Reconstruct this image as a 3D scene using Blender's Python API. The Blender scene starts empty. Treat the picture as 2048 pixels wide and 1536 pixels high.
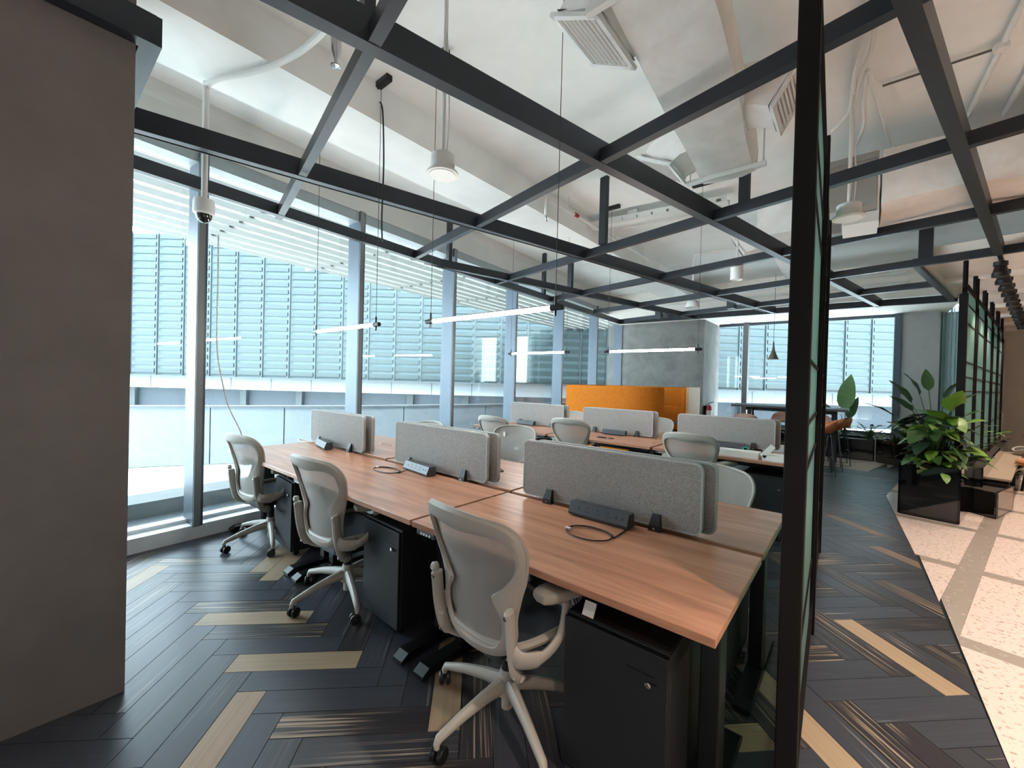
import bpy, bmesh, math, random
from mathutils import Vector, Matrix
random.seed(7)
R = math.radians
scene = bpy.context.scene
COL = scene.collection

# ------------------------------------------------------------------ camera
F_PX, PITCH, ROLL, H, AZ = 825.0, R(-.55), R(1.5), 1.45, R(39.9)
def _basis():
    f = Vector((0, math.cos(PITCH), math.sin(PITCH)))
    u = Vector((0, -math.sin(PITCH), math.cos(PITCH)))
    r = Vector((1, 0, 0))
    r2 = r*math.cos(ROLL) + u*math.sin(ROLL)
    u2 = -r*math.sin(ROLL) + u*math.cos(ROLL)
    T = Matrix(((math.cos(AZ), -math.sin(AZ), 0), (math.sin(AZ), math.cos(AZ), 0), (0, 0, 1)))
    return T @ r2, T @ u2, T @ f
CR, CU, CF = _basis()
cam_d = bpy.data.cameras.new('camera'); cam = bpy.data.objects.new('camera', cam_d); COL.objects.link(cam)
m = Matrix((CR, CU, -CF)).transposed().to_4x4(); m.translation = (0, 0, H)
cam.matrix_world = m
cam_d.sensor_width = 36; cam_d.lens = F_PX/2048*36; cam_d.clip_start = .02; cam_d.clip_end = 200
scene.camera = cam

# ------------------------------------------------------------------ light and exposure
vs = scene.view_settings
vs.view_transform = 'Standard'; vs.look = 'None'; vs.gamma = 1; vs.use_curve_mapping = False; vs.exposure = 0.6
world = bpy.data.worlds.new('world'); scene.world = world; world.use_nodes = True
bg = world.node_tree.nodes['Background']; bg.inputs[0].default_value = (.74, .89, 1.0, 1); bg.inputs[1].default_value = 10.0
sun_d = bpy.data.lights.new('sun', 'SUN'); sun_d.energy = 17.0; sun_d.angle = R(22); sun_d.color = (1, .97, .92)
sun = bpy.data.objects.new('sun', sun_d); COL.objects.link(sun)
sun.rotation_euler = Vector((-.55, .18, -1)).to_track_quat('-Z', 'Y').to_euler()

def ray(x, y):
    return CR*((x-1024)/F_PX) - CU*((y-768)/F_PX) + CF
def at(x, y, z):                       # pixel -> point on the horizontal plane z
    d = ray(x, y); k = (z-H)/d.z
    return Vector((d.x*k, d.y*k, z))
def atd(x, y, depth):
    d = ray(x, y)*depth
    return Vector((d.x, d.y, d.z+H))
def proj(p):
    q = Vector(p)-Vector((0, 0, H)); c = q.dot(CF)
    return (1024+F_PX*q.dot(CR)/c, 768-F_PX*q.dot(CU)/c, c)
PA = R(12.6); SU, CUA = math.sin(PA), math.cos(PA)
def pv(u, v, z=0):                     # frame axes -> world
    return Vector((u*SU+v*CUA, u*CUA-v*SU, z))
def onwall(x, y, off=0):               # pixel -> point on the window wall, moved inward by off
    d = ray(x, y); k = (-4.335+off+.08*.54)/(d.x+.08*d.y)
    return Vector((d.x*k, d.y*k, d.z*k+H))
def wx(Y): return -4.335-.08*(Y-.54)   # window wall line

# ------------------------------------------------------------------ materials
def lin(c):
    return tuple(((v/255)/12.92 if v/255 <= .04045 else ((v/255+.055)/1.055)**2.4) for v in c)
MATS = {}
class NT:
    def __init__(s, name):
        s.m = bpy.data.materials.new(name); s.m.use_nodes = True; s.t = s.m.node_tree
        s.b = s.t.nodes['Principled BSDF']; s.out = s.t.nodes['Material Output']
    def n(s, typ, **kw):
        nd = s.t.nodes.new('ShaderNode'+typ)
        for k, v in kw.items():
            if k.startswith('i_'):
                key = k[2:]; key = int(key) if key.isdigit() else key.replace('_', ' ')
                nd.inputs[key].default_value = v
            else: setattr(nd, k, v)
        return nd
    def l(s, a, b): s.t.links.new(a, b)
    def ramp(s, fac, stops):
        r = s.n('ValToRGB'); e = r.color_ramp.elements
        while len(e) < len(stops): e.new(.5)
        for i, (p, c) in enumerate(stops): e[i].position = p; e[i].color = (*c, 1)
        s.l(fac, r.inputs[0]); return r.outputs[0]
    def bump(s, h, strength=.2, dist=.01):
        b = s.n('Bump'); b.inputs['Strength'].default_value = strength; b.inputs['Distance'].default_value = dist
        s.l(h, b.inputs['Height']); s.l(b.outputs[0], s.b.inputs['Normal'])
def mat(name, rgb, rough=.5, metal=0, var=.06, scale=8, bump=0, bscale=60, spec=.5, coords='Object', emit=None, estr=0):
    if name in MATS: return MATS[name]
    t = NT(name); c = lin(rgb)
    t.b.inputs['Roughness'].default_value = rough; t.b.inputs['Metallic'].default_value = metal
    t.b.inputs['Specular IOR Level'].default_value = spec
    tc = t.n('TexCoord')
    nz = t.n('TexNoise', i_Scale=scale, i_Detail=4.0); t.l(tc.outputs[coords], nz.inputs['Vector'])
    col = t.ramp(nz.outputs[0], [(.3, tuple(v*(1-var) for v in c)), (.7, tuple(min(1, v*(1+var)) for v in c))])
    t.l(col, t.b.inputs['Base Color'])
    if bump:
        n2 = t.n('TexNoise', i_Scale=bscale, i_Detail=5.0); t.l(tc.outputs[coords], n2.inputs['Vector']); t.bump(n2.outputs[0], bump)
    if emit:
        t.b.inputs['Emission Color'].default_value = (*lin(emit), 1); t.b.inputs['Emission Strength'].default_value = estr
    MATS[name] = t.m; return t.m

def glass_mat(name, tint=(.93, .97, .97), refl=1.0):
    t = NT(name); t.t.nodes.remove(t.b)
    tr = t.n('BsdfTransparent'); tr.inputs[0].default_value = (*tint, 1)
    gl = t.n('BsdfGlossy'); gl.inputs['Roughness'].default_value = .02
    fr = t.n('LayerWeight', i_Blend=.5); pw = t.n('Math', operation='POWER', i_1=4.0); mul = t.n('Math', operation='MULTIPLY_ADD', i_1=.75*refl, i_2=.035*refl); mx = t.n('MixShader')
    nz = t.n('TexNoise', i_Scale=.7); tc = t.n('TexCoord'); t.l(tc.outputs['Object'], nz.inputs['Vector'])
    bp = t.n('Bump', i_Strength=.01); t.l(nz.outputs[0], bp.inputs['Height']); t.l(bp.outputs[0], gl.inputs['Normal'])
    t.l(fr.outputs['Facing'], pw.inputs[0]); t.l(pw.outputs[0], mul.inputs[0]); t.l(mul.outputs[0], mx.inputs[0]); t.l(tr.outputs[0], mx.inputs[1]); t.l(gl.outputs[0], mx.inputs[2])
    t.l(mx.outputs[0], t.out.inputs[0]); MATS[name] = t.m; return t.m
def reeded_mat(name):
    t = NT(name); t.t.nodes.remove(t.b)
    tr = t.n('BsdfTransparent'); tr.inputs[0].default_value = (.62, .80, .74, 1)
    df = t.n('BsdfDiffuse'); df.inputs[0].default_value = (.30, .46, .42, 1)
    tl = t.n('BsdfTranslucent'); tl.inputs[0].default_value = (.45, .66, .60, 1)
    gl = t.n('BsdfGlossy', i_Roughness=.15)
    tc = t.n('TexCoord'); wv = t.n('TexWave', i_Scale=14.0, bands_direction='DIAGONAL'); t.l(tc.outputs['Object'], wv.inputs['Vector'])
    bp = t.n('Bump', i_Strength=.3, i_Distance=.01); t.l(wv.outputs[0], bp.inputs['Height']); t.l(bp.outputs[0], gl.inputs['Normal'])
    a = t.n('MixShader', i_0=.5); t.l(df.outputs[0], a.inputs[1]); t.l(tl.outputs[0], a.inputs[2])
    b = t.n('MixShader', i_0=.45); t.l(a.outputs[0], b.inputs[1]); t.l(tr.outputs[0], b.inputs[2])
    c = t.n('MixShader', i_0=.1); t.l(b.outputs[0], c.inputs[1]); t.l(gl.outputs[0], c.inputs[2])
    t.l(c.outputs[0], t.out.inputs[0]); MATS[name] = t.m; return t.m
def mesh_fabric(name, rgb, alpha):
    t = NT(name); c = lin(rgb)
    t.b.inputs['Roughness'].default_value = .75
    tc = t.n('TexCoord'); wv = t.n('TexWave', i_Scale=48.0, bands_direction='X'); wv.wave_profile = 'SIN'
    t.l(tc.outputs['Object'], wv.inputs['Vector'])
    col = t.ramp(wv.outputs[0], [(.2, tuple(v*.72 for v in c)), (.8, c)]); t.l(col, t.b.inputs['Base Color'])
    mr = t.n('MapRange', i_3=alpha-.16, i_4=min(1, alpha+.12)); t.l(wv.outputs[0], mr.inputs[0]); t.l(mr.outputs[0], t.b.inputs['Alpha'])
    t.bump(wv.outputs[0], .3, .003); MATS[name] = t.m; return t.m
def wood_mat(name, c1, c2, c3, rough=.35, along='X', scale=1.0):
    t = NT(name); t.b.inputs['Roughness'].default_value = rough; t.b.inputs['Specular IOR Level'].default_value = .4
    tc = t.n('TexCoord'); mp = t.n('Mapping'); oi = t.n('ObjectInfo')
    s = {'X': (1.1, 14, 14), 'Y': (14, 1.1, 14), 'Z': (14, 14, 1.1)}[along]; mp.inputs['Scale'].default_value = tuple(v*scale for v in s)
    ad = t.n('VectorMath', operation='ADD'); t.l(tc.outputs['Object'], ad.inputs[0])
    sc = t.n('VectorMath', operation='SCALE'); sc.inputs[0].default_value = (31, 17, 9); t.l(oi.outputs['Random'], sc.inputs['Scale']); t.l(sc.outputs[0], ad.inputs[1])
    t.l(ad.outputs[0], mp.inputs['Vector'])
    n1 = t.n('TexNoise', i_Scale=1.3, i_Detail=6.0, i_Roughness=.6, i_Distortion=.6); t.l(mp.outputs[0], n1.inputs['Vector'])
    col = t.ramp(n1.outputs[0], [(.28, lin(c1)), (.5, lin(c2)), (.74, lin(c3))]); t.l(col, t.b.inputs['Base Color'])
    t.bump(n1.outputs[0], .04, .005); MATS[name] = t.m; return t.m
def plank_mat(name, base, streak, amount, rough):
    # UV: u along the plank in metres, v across; streaks run along u
    t = NT(name); t.b.inputs['Specular IOR Level'].default_value = .33
    uv = t.n('UVMap', uv_map='UVMap'); mp = t.n('Mapping'); mp.inputs['Scale'].default_value = (1.5, 78, 1); t.l(uv.outputs[0], mp.inputs['Vector'])
    n1 = t.n('TexNoise', i_Scale=1.0, i_Detail=3.0, i_Distortion=.5); t.l(mp.outputs[0], n1.inputs['Vector'])
    mp2 = t.n('Mapping'); mp2.inputs['Scale'].default_value = (1.1, 3.5, 1); t.l(uv.outputs[0], mp2.inputs['Vector'])
    n2 = t.n('TexNoise', i_Scale=1.2, i_Detail=2.0); t.l(mp2.outputs[0], n2.inputs['Vector'])
    b = lin(base); s = lin(streak)
    k1 = t.ramp(n1.outputs[0], [(.57-.05*amount, (0, 0, 0)), (.66, (1, 1, 1))])
    k2 = t.ramp(n2.outputs[0], [(.60-.16*amount, (0, 0, 0)), (.74-.12*amount, (1, 1, 1))])
    mu = t.n('Math', operation='MULTIPLY'); t.l(k1, mu.inputs[0]); t.l(k2, mu.inputs[1])
    mx = t.n('MixRGB'); mx.inputs[2].default_value = (*s, 1)
    base_v = t.ramp(n1.outputs[0], [(.2, tuple(v*.78 for v in b)), (.8, tuple(v*1.2 for v in b))])
    t.l(mu.outputs[0], mx.inputs[0]); t.l(base_v, mx.inputs[1]); t.l(mx.outputs[0], t.b.inputs['Base Color'])
    t.b.inputs['Roughness'].default_value = rough; t.bump(n1.outputs[0], .08, .003); MATS[name] = t.m; return t.m
def terrazzo_mat(name, base, specks, scale=70):
    t = NT(name); t.b.inputs['Roughness'].default_value = .16; t.b.inputs['Specular IOR Level'].default_value = .45
    tc = t.n('TexCoord'); vo = t.n('TexVoronoi', i_Scale=scale); vo.inputs['Randomness'].default_value = 1
    nz = t.n('TexNoise', i_Scale=scale*.55, i_Detail=3.0); t.l(tc.outputs['Object'], nz.inputs['Vector'])
    mp = t.n('Mapping'); mp.inputs['Scale'].default_value = (1.5, .7, 1); mp.inputs['Rotation'].default_value = (0, 0, .6)
    t.l(tc.outputs['Object'], mp.inputs['Vector']); t.l(mp.outputs[0], vo.inputs['Vector'])
    k = t.ramp(nz.outputs[0], [(.58, (0, 0, 0)), (.63, (1, 1, 1))])
    mx = t.n('MixRGB'); mx.inputs[1].default_value = (*lin(base), 1)
    c2 = t.ramp(vo.outputs['Color'], [(.0, lin(specks[0])), (.5, lin(specks[1])), (1, lin(specks[2]))])
    t.l(c2, mx.inputs[2]); t.l(k, mx.inputs[0]); t.l(mx.outputs[0], t.b.inputs['Base Color']); MATS[name] = t.m; return t.m
def felt_mat(name, rgb):
    t = NT(name); c = lin(rgb); t.b.inputs['Roughness'].default_value = .9; t.b.inputs['Specular IOR Level'].default_value = .15
    tc = t.n('TexCoord'); mp = t.n('Mapping'); mp.inputs['Scale'].default_value = (1, 1, 2.2); t.l(tc.outputs['Object'], mp.inputs['Vector'])
    nz = t.n('TexNoise', i_Scale=230.0, i_Detail=3.0); t.l(mp.outputs[0], nz.inputs['Vector'])
    col = t.ramp(nz.outputs[0], [(.32, tuple(v*.62 for v in c)), (.68, tuple(v*1.38 for v in c))]); t.l(col, t.b.inputs['Base Color'])
    t.bump(nz.outputs[0], .2, .002); MATS[name] = t.m; return t.m
def plaster_mat(name, c1, c2, scale=1.6, rough=.8):
    t = NT(name); t.b.inputs['Roughness'].default_value = rough; t.b.inputs['Specular IOR Level'].default_value = .3
    tc = t.n('TexCoord'); nz = t.n('TexNoise', i_Scale=scale, i_Detail=9.0, i_Roughness=.62, i_Distortion=.4); t.l(tc.outputs['Object'], nz.inputs['Vector'])
    col = t.ramp(nz.outputs[0], [(.32, lin(c1)), (.68, lin(c2))]); t.l(col, t.b.inputs['Base Color'])
    t.bump(nz.outputs[0], .12, .02); MATS[name] = t.m; return t.m

plaster_mat('ceiling_white', (232, 232, 228), (242, 242, 239), 2.2, .9)
plaster_mat('concrete', (100, 99, 96), (124, 123, 119), 2.6, .75)
plaster_mat('duct_wrap', (226, 221, 217), (242, 239, 236), 5, .55)
mat('wall_white', (205, 203, 198), .85, var=.03, scale=3)
mat('wall_grey', (150, 148, 145), .8, var=.04)
mat('soffit_white', (236, 228, 220), .8, var=.02)
mat('steel_black', (34, 38, 44), .42, .2, var=.08, bump=.02)
mat('post_brown', (13, 10, 9), .7, .0, var=.08, spec=.2)
mat('alu', (78, 87, 97), .4, .35, var=.04)
mat('alu_dark', (120, 122, 124), .45, .1, var=.04)
mat('sill_grey', (222, 226, 228), .45, .0, var=.04)
mat('black_plastic', (22, 23, 25), .5, var=.06)
mat('black_metal', (11, 12, 13), .38, .1, var=.06)
mat('cabinet_black', (17, 18, 20), .55, .0, var=.06, bump=.03, bscale=400)
mat('chair_grey', (164, 158, 148), .48, var=.03)
mat('chair_pad', (138, 132, 122), .6, var=.04)
mat('caster_black', (20, 20, 22), .4)
mat('chrome', (190, 190, 190), .2, 1.0)
mat('white_plastic', (225, 225, 222), .4, var=.02)
mat('pipe_white', (220, 219, 214), .45, var=.02)
mat('white_paper', (236, 234, 228), .6, var=.02)
mat('strip_dark', (58, 61, 66), .4, var=.04)
mat('socket_black', (12, 12, 14), .5)
mat('cable_black', (24, 20, 20), .5); mat('cable_beige', (180, 150, 120), .5); mat('cable_grey', (150, 150, 150), .5)
mat('teal_plastic', (40, 160, 140), .4)
mat('orange_fabric', (190, 108, 32), .9, var=.08, scale=20, bump=.05, bscale=300, spec=.15)
mat('stool_tan', (182, 100, 58), .5, var=.06)
mat('pink_shell', (205, 165, 150), .5)
mat('pale_wood', (206, 158, 100), .5, var=.08)
mat('counter_wood', (190, 128, 84), .45, var=.08)
mat('planter_gloss', (14, 15, 17), .04, 0, var=.02, spec=.9)
mat('soil', (42, 34, 28), .95, var=.3, scale=40, bump=.4)
mat('red_paint', (150, 22, 26), .35)
mat('led_white', (255, 250, 244), .5, emit=(255, 251, 246), estr=62)
mat('led_warm', (255, 235, 205), .5, emit=(255, 226, 186), estr=10)
mat('track_black', (24, 24, 26), .45)
mat('lamp_taupe', (98, 92, 86), .6)
mat('head_grey', (150, 158, 160), .45, .1)
mat('ac_grey', (150, 152, 150), .5, .2, var=.05)
mat('ext_white', (98, 104, 108), .6, var=.04, scale=.6)
mat('ext_panel', (122, 132, 141), .5, var=.05, scale=.5)
mat('ext_terrace', (206, 206, 203), .8, var=.08, scale=.7)
mat('ext_curb', (120, 122, 122), .8, var=.06, scale=1.5)
mat('ext_recess', (54, 63, 72), .7, var=.12, scale=.5)
mat('ext_teal', (36, 49, 51), .35, var=.05, scale=.4)
mat('ext_bar', (46, 56, 61), .5, var=.04)
mat('ext_backing', (80, 96, 99), .5, var=.05, scale=.3)
mat('ext_slat', (88, 90, 87), .6, var=.05)
mat('fabric_wall', (114, 107, 103), .92, var=.07, scale=5, bump=.12, bscale=220, spec=.15)
mat('curtain', (176, 196, 200), .7, var=.05)
mat('cream_board', (150, 134, 116), .5)
for i, c in enumerate(((46, 74, 34), (62, 96, 40), (96, 132, 44), (34, 54, 34), (126, 170, 48), (110, 118, 62))):
    mat('leaf_%d' % i, c, .42, var=.18, scale=9)
glass_mat('window_glass'); glass_mat('clear_plate', (.86, .93, .92)); reeded_mat('reeded_glass')
mesh_fabric('back_mesh', (166, 159, 152), .78); mesh_fabric('seat_mesh', (70, 74, 80), .96)  # seat_mesh: same fabric as the back, its shade put into a darker colour
wood_mat('desk_oak', (138, 94, 72), (166, 118, 92), (190, 145, 117), .3)
felt_mat('felt_grey', (140, 136, 133))
felt_mat('felt_edge', (168, 168, 166))
plank_mat('plank_plain', (56, 58, 65), (128, 122, 114), .35, .34)
plank_mat('plank_smoke', (52, 53, 58), (146, 136, 122), .7, .34)
plank_mat('plank_streak', (46, 44, 47), (160, 142, 120), 1.15, .34)
plank_mat('plank_beige', (152, 132, 108), (128, 108, 86), .8, .42)
plank_mat('plank_brown', (104, 90, 78), (140, 122, 102), .8, .42)
terrazzo_mat('terrazzo_cream', (206, 190, 180), ((150, 122, 106), (188, 166, 152), (132, 114, 102)))
terrazzo_mat('terrazzo_grey', (150, 140, 130), ((120, 108, 100), (176, 168, 158), (140, 132, 124)), 40)

# ------------------------------------------------------------------ mesh helpers
class MB:
    def __init__(s): s.v = []; s.f = []; s.uv = None
    def add(s, vs, fs):
        o = len(s.v); s.v += [Vector(p) for p in vs]; s.f += [tuple(i+o for i in f) for f in fs]; return s
    def box(s, c, d, rz=0, M=None):
        x, y, z = d[0]/2, d[1]/2, d[2]/2
        P = [Vector((a*x, b*y, e*z)) for e in (-1, 1) for a, b in ((-1, -1), (1, -1), (1, 1), (-1, 1))]
        if M is None: M = Matrix.Rotation(rz, 3, 'Z')
        return s.add([M @ p + Vector(c) for p in P], [(0, 3, 2, 1), (4, 5, 6, 7), (0, 1, 5, 4), (1, 2, 6, 5), (2, 3, 7, 6), (3, 0, 4, 7)])
    def rbox(s, c, d, bev=.01, rz=0, M=None):      # box with chamfered edges
        x, y, z = d[0]/2, d[1]/2, d[2]/2; b = min(bev, x*.98, y*.98, z*.98)
        if M is None: M = Matrix.Rotation(rz, 3, 'Z')
        bm = bmesh.new(); bmesh.ops.create_cube(bm, size=1)
        for v in bm.verts: v.co = Vector((v.co.x*2*x, v.co.y*2*y, v.co.z*2*z))
        bmesh.ops.bevel(bm, geom=bm.edges[:], offset=b, segments=2, affect='EDGES', profile=.5)
        bm.verts.index_update()
        s.add([M @ v.co + Vector(c) for v in bm.verts], [[v.index for v in f.verts] for f in bm.faces]); bm.free(); return s
    def prism(s, pts, z0, z1):
        n = len(pts)
        return s.add([(p[0], p[1], z0) for p in pts]+[(p[0], p[1], z1) for p in pts],
                     [tuple(range(n))[::-1], tuple(range(n, 2*n))]+[(i, (i+1) % n, n+(i+1) % n, n+i) for i in range(n)])
    def beam(s, a, b, w, h, up=Vector((0, 0, 1)), ext=0):   # rectangular bar; h measured along up, a and b at its bottom centre
        a = Vector(a); b = Vector(b); d = (b-a).normalized(); a = a-d*ext; b = b+d*ext
        sd = d.cross(up).normalized()*(w/2); u2 = sd.cross(d).normalized()*h
        if u2.dot(up) < 0: u2 = -u2
        P = [a-sd, a+sd, a+sd+u2, a-sd+u2, b-sd, b+sd, b+sd+u2, b-sd+u2]
        return s.add(P, [(0, 1, 2, 3), (7, 6, 5, 4), (0, 4, 5, 1), (1, 5, 6, 2), (2, 6, 7, 3), (3, 7, 4, 0)])
    def tube(s, path, r, n=8, cap=True, flat=None):
        path = [Vector(p) for p in path]; rs = r if isinstance(r, (list, tuple)) else [r]*len(path)
        rings = []; prev = None
        for i, p in enumerate(path):
            d = (path[min(i+1, len(path)-1)]-path[max(i-1, 0)]).normalized()
            if prev is None:
                a = Vector((0, 0, 1)) if abs(d.z) < .9 else Vector((1, 0, 0)); a = (a-d*a.dot(d)).normalized()
            else:
                a = prev-d*prev.dot(d); a = a.normalized() if a.length > 1e-5 else prev
            prev = a; b = d.cross(a); k = rs[i]; ka, kb = (k, k) if flat is None else (k*flat[0], k*flat[1])
            rings.append([p+a*(math.cos(t)*ka)+b*(math.sin(t)*kb) for t in [2*math.pi*j/n for j in range(n)]])
        vs = [q for rg in rings for q in rg]; fs = []
        for i in range(len(rings)-1):
            for j in range(n): fs.append((i*n+j, i*n+(j+1) % n, (i+1)*n+(j+1) % n, (i+1)*n+j))
        if cap: fs += [tuple(range(n))[::-1], tuple(range((len(rings)-1)*n, len(rings)*n))]
        return s.add(vs, fs)
    def lathe(s, prof, n=20, c=(0, 0, 0), M=None):
        vs = []; fs = []; c = Vector(c)
        for r, z in prof:
            for j in range(n):
                t = 2*math.pi*j/n; p = Vector((r*math.cos(t), r*math.sin(t), z)); vs.append((M @ p if M else p)+c)
        for i in range(len(prof)-1):
            for j in range(n): fs.append((i*n+j, i*n+(j+1) % n, (i+1)*n+(j+1) % n, (i+1)*n+j))
        fs += [tuple(range(n))[::-1], tuple(range((len(prof)-1)*n, len(prof)*n))]
        return s.add(vs, fs)
    def build(s, name, material, parent=None, smooth=False, loc=None, rz=0):
        me = bpy.data.meshes.new(name); me.from_pydata(s.v, [], s.f); me.validate()
        bm = bmesh.new(); bm.from_mesh(me); bmesh.ops.recalc_face_normals(bm, faces=bm.faces[:]); bm.to_mesh(me); bm.free()
        if s.uv:
            ul = me.uv_layers.new(name='UVMap')
            for i, l in enumerate(me.loops): ul.data[i].uv = s.uv[l.vertex_index]
        me.materials.append(MATS[material] if isinstance(material, str) else material)
        if smooth:
            for p in me.polygons: p.use_smooth = True
            try: me.set_sharp_from_angle(angle=R(38))
            except Exception: pass
        return link(name, me, parent, loc, rz)
def link(name, me, parent=None, loc=None, rz=0):
    o = bpy.data.objects.new(name, me); COL.objects.link(o)
    if parent: o.parent = parent
    if loc is not None: o.location = loc
    if rz: o.rotation_euler.z = rz
    return o
def thing(name, label, cat, loc=(0, 0, 0), rz=0, group=None):
    o = bpy.data.objects.new(name, None); COL.objects.link(o); o.location = loc; o.rotation_euler.z = rz; o.empty_display_size = .1
    return tag(o, label, cat, group)
def tag(o, label, cat, group=None):
    o['label'] = label; o['category'] = cat
    if group: o['group'] = group
    return o
def struct(o, label=None):
    o['kind'] = 'structure'
    if label: o['label'] = label
    return o
def sempty(name, label=None):
    o = bpy.data.objects.new(name, None); COL.objects.link(o); return struct(o, label)
def dup(root, loc, rz, label, group=None):
    r = root.copy(); COL.objects.link(r); r.location = loc; r.rotation_euler = (0, 0, rz); r['label'] = label
    if group: r['group'] = group
    for ch in list(root.children):
        c = ch.copy(); COL.objects.link(c); c.parent = r
        for g in list(ch.children):
            d = g.copy(); COL.objects.link(d); d.parent = c
    return r
def smooth_path(pts, n=6):
    pts = [Vector(p) for p in pts]; out = []
    for i in range(len(pts)-1):
        p0 = pts[max(i-1, 0)]; p1 = pts[i]; p2 = pts[i+1]; p3 = pts[min(i+2, len(pts)-1)]
        for k in range(n):
            t = k/n
            out.append(.5*((2*p1)+(-p0+p2)*t+(2*p0-5*p1+4*p2-p3)*t*t+(-p0+3*p1-3*p2+p3)*t**3))
    return out+[pts[-1]]
def rrect(w, h, r, n=6, corners=(1, 1, 1, 1)):
    out = []
    for (sx, sy, a0, k) in ((1, 1, 0, 0), (-1, 1, 90, 1), (-1, -1, 180, 2), (1, -1, 270, 3)):
        if corners[k]:
            cx, cy = sx*(w/2-r), sy*(h/2-r)
            for i in range(n+1):
                t = R(a0+90*i/n); out.append((cx+r*math.cos(t), cy+r*math.sin(t)))
        else: out.append((sx*w/2, sy*h/2))
    return out


# ================================================================== STRUCTURE
# ---- wooden floor: herringbone planks, each its own piece
floor = struct(MB().box((-1.8, 5.2, -.03), (7.4, 14.6, .04)).build('floor', 'black_plastic'), 'dark herringbone plank floor with scattered beige planks')
PW, PL = .1317, .622
E1 = Vector((.70711, .70711)); E2 = Vector((.70711, -.70711)); FO = Vector((-2.405, .742))
BND = [(-3, .50), (2.46, .49), (4.0, .47), (7.64, .34), (8.85, .53), (9.4, 1.6), (13, 2.0)]
def bx_at(Y):
    for (a, xa), (b, xb) in zip(BND, BND[1:]):
        if a <= Y <= b: return xa+(xb-xa)*(Y-a)/(b-a), (xb-xa)/(b-a)
    return BND[-1][1], 0
def clip(poly, nx, ny, c):           # keep nx*x+ny*y <= c
    out = []
    for i in range(len(poly)):
        p, q = poly[i], poly[(i+1) % len(poly)]; dp = nx*p[0]+ny*p[1]-c; dq = nx*q[0]+ny*q[1]-c
        if dp <= 0: out.append(p)
        if dp*dq < 0:
            t = dp/(dp-dq); out.append(tuple(a+(b-a)*t for a, b in zip(p, q)))
    return out
beige_px = [(600, 1318), (470, 1430), (500, 1240), (295, 1150), (540, 1125), (545, 1142), (905, 1410), (905, 1435), (1720, 1270), (1640, 1500), (1500, 1490)]
BROWN = [at(x, y, 0).xy for x, y in ((1700, 1050), (1790, 1112), (1770, 936))]
BEIGE = [at(x, y, 0).xy for x, y in beige_px]
planks = []
def add_plank(p0, q0, typ):
    dp, dq = (PL, PW) if typ == 0 else (PW, PL)
    g = .0016
    cs = [(p0+g, q0+g), (p0+dp-g, q0+g), (p0+dp-g, q0+dq-g), (p0+g, q0+dq-g)]
    w = [FO+E1*p+E2*q for p, q in cs]; c = FO+E1*(p0+dp/2)+E2*(q0+dq/2)
    if c.x > 2.2 or c.x < -5.3 or c.y < -1.6 or c.y > 12.3: return
    bX, sl = bx_at(c.y); bnd = bX
    if min(v.x-bx_at(v.y)[0] for v in w) > 0: return
    if max(v.x for v in w) < wx(c.y)-.1: return
    off = random.random()*60
    poly = [(v.x, v.y, (p-p0 if typ == 0 else q-q0)+off, (q-q0 if typ == 0 else p-p0)+off*.37) for v, (p, q) in zip(w, cs)]
    cut = False
    if max(v.x-bx_at(v.y)[0] for v in w) > 0:
        poly = clip(poly, 1, -sl, bnd-sl*c.y); cut = True
    if len(poly) < 3: return
    be = any(abs((b-c).dot(E1)) < dp/2 and abs((b-c).dot(E2)) < dq/2 for b in BEIGE)
    br = any(abs((b-c).dot(E1)) < dp/2 and abs((b-c).dot(E2)) < dq/2 for b in BROWN)
    planks.append(dict(c=c, typ=typ, poly=poly, cut=cut, be=be, br=br))
N = 46
for band in range(-9, 12):
    for k in range(-26, 34):
        bp, bq = k*PW-band*PL, k*PW+band*PL
        add_plank(bp, bq, 0); add_plank(bp-PW, bq, 1)
def vis(c):
    x, y, d = proj((c.x, c.y, 0))
    if d < .3: return -1
    inside = -60 < x < 2100 and y < 1640
    return 1/d if inside else -1
planks.sort(key=lambda p: -vis(p['c']))
def plank_kind():
    r = random.random()
    return 'plank_plain' if r < .36 else ('plank_smoke' if r < .66 else 'plank_streak')
def plank_mesh(poly, origin, mname, name='plank'):
    b = MB(); n = len(poly); h = .0
    b.v = [Vector((p[0]-origin[0], p[1]-origin[1], 0)) for p in poly]+[Vector((p[0]-origin[0], p[1]-origin[1], -.01)) for p in poly]
    b.f = [tuple(range(n))]+[(i, n+i, n+(i+1) % n, (i+1) % n) for i in range(n)]
    b.uv = [(p[2], p[3]) for p in poly]*2
    return b
variants = {}
nobj = 0
stuff = {}
for pl in planks:
    kind = 'plank_beige' if pl['be'] else ('plank_brown' if pl['br'] else plank_kind())
    if nobj < 300 and vis(pl['c']) > 0:
        nobj += 1
        if pl['cut']:
            plank_mesh(pl['poly'], pl['c'], kind).build('plank', kind, floor, loc=(pl['c'].x, pl['c'].y, 0))
        else:
            key = (kind, pl['typ'], random.randrange(5))
            if key not in variants:
                o = plank_mesh(pl['poly'], pl['c'], kind).build('plank', kind, floor, loc=(pl['c'].x, pl['c'].y, 0)); variants[key] = o.data
            else: link('plank', variants[key], floor, (pl['c'].x, pl['c'].y, 0))
    else:
        b = stuff.setdefault(kind, MB()); s_ = plank_mesh(pl['poly'], (0, 0), kind)
        if b.uv is None: b.uv = []
        b.add(s_.v, s_.f); b.uv += s_.uv
bs = MB(); bs.uv = []; fm = []
order = ['plank_plain', 'plank_smoke', 'plank_streak', 'plank_beige', 'plank_brown']
for i, k in enumerate(order):
    if k in stuff: fm += [i]*len(stuff[k].f); bs.add(stuff[k].v, stuff[k].f); bs.uv += stuff[k].uv
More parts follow.
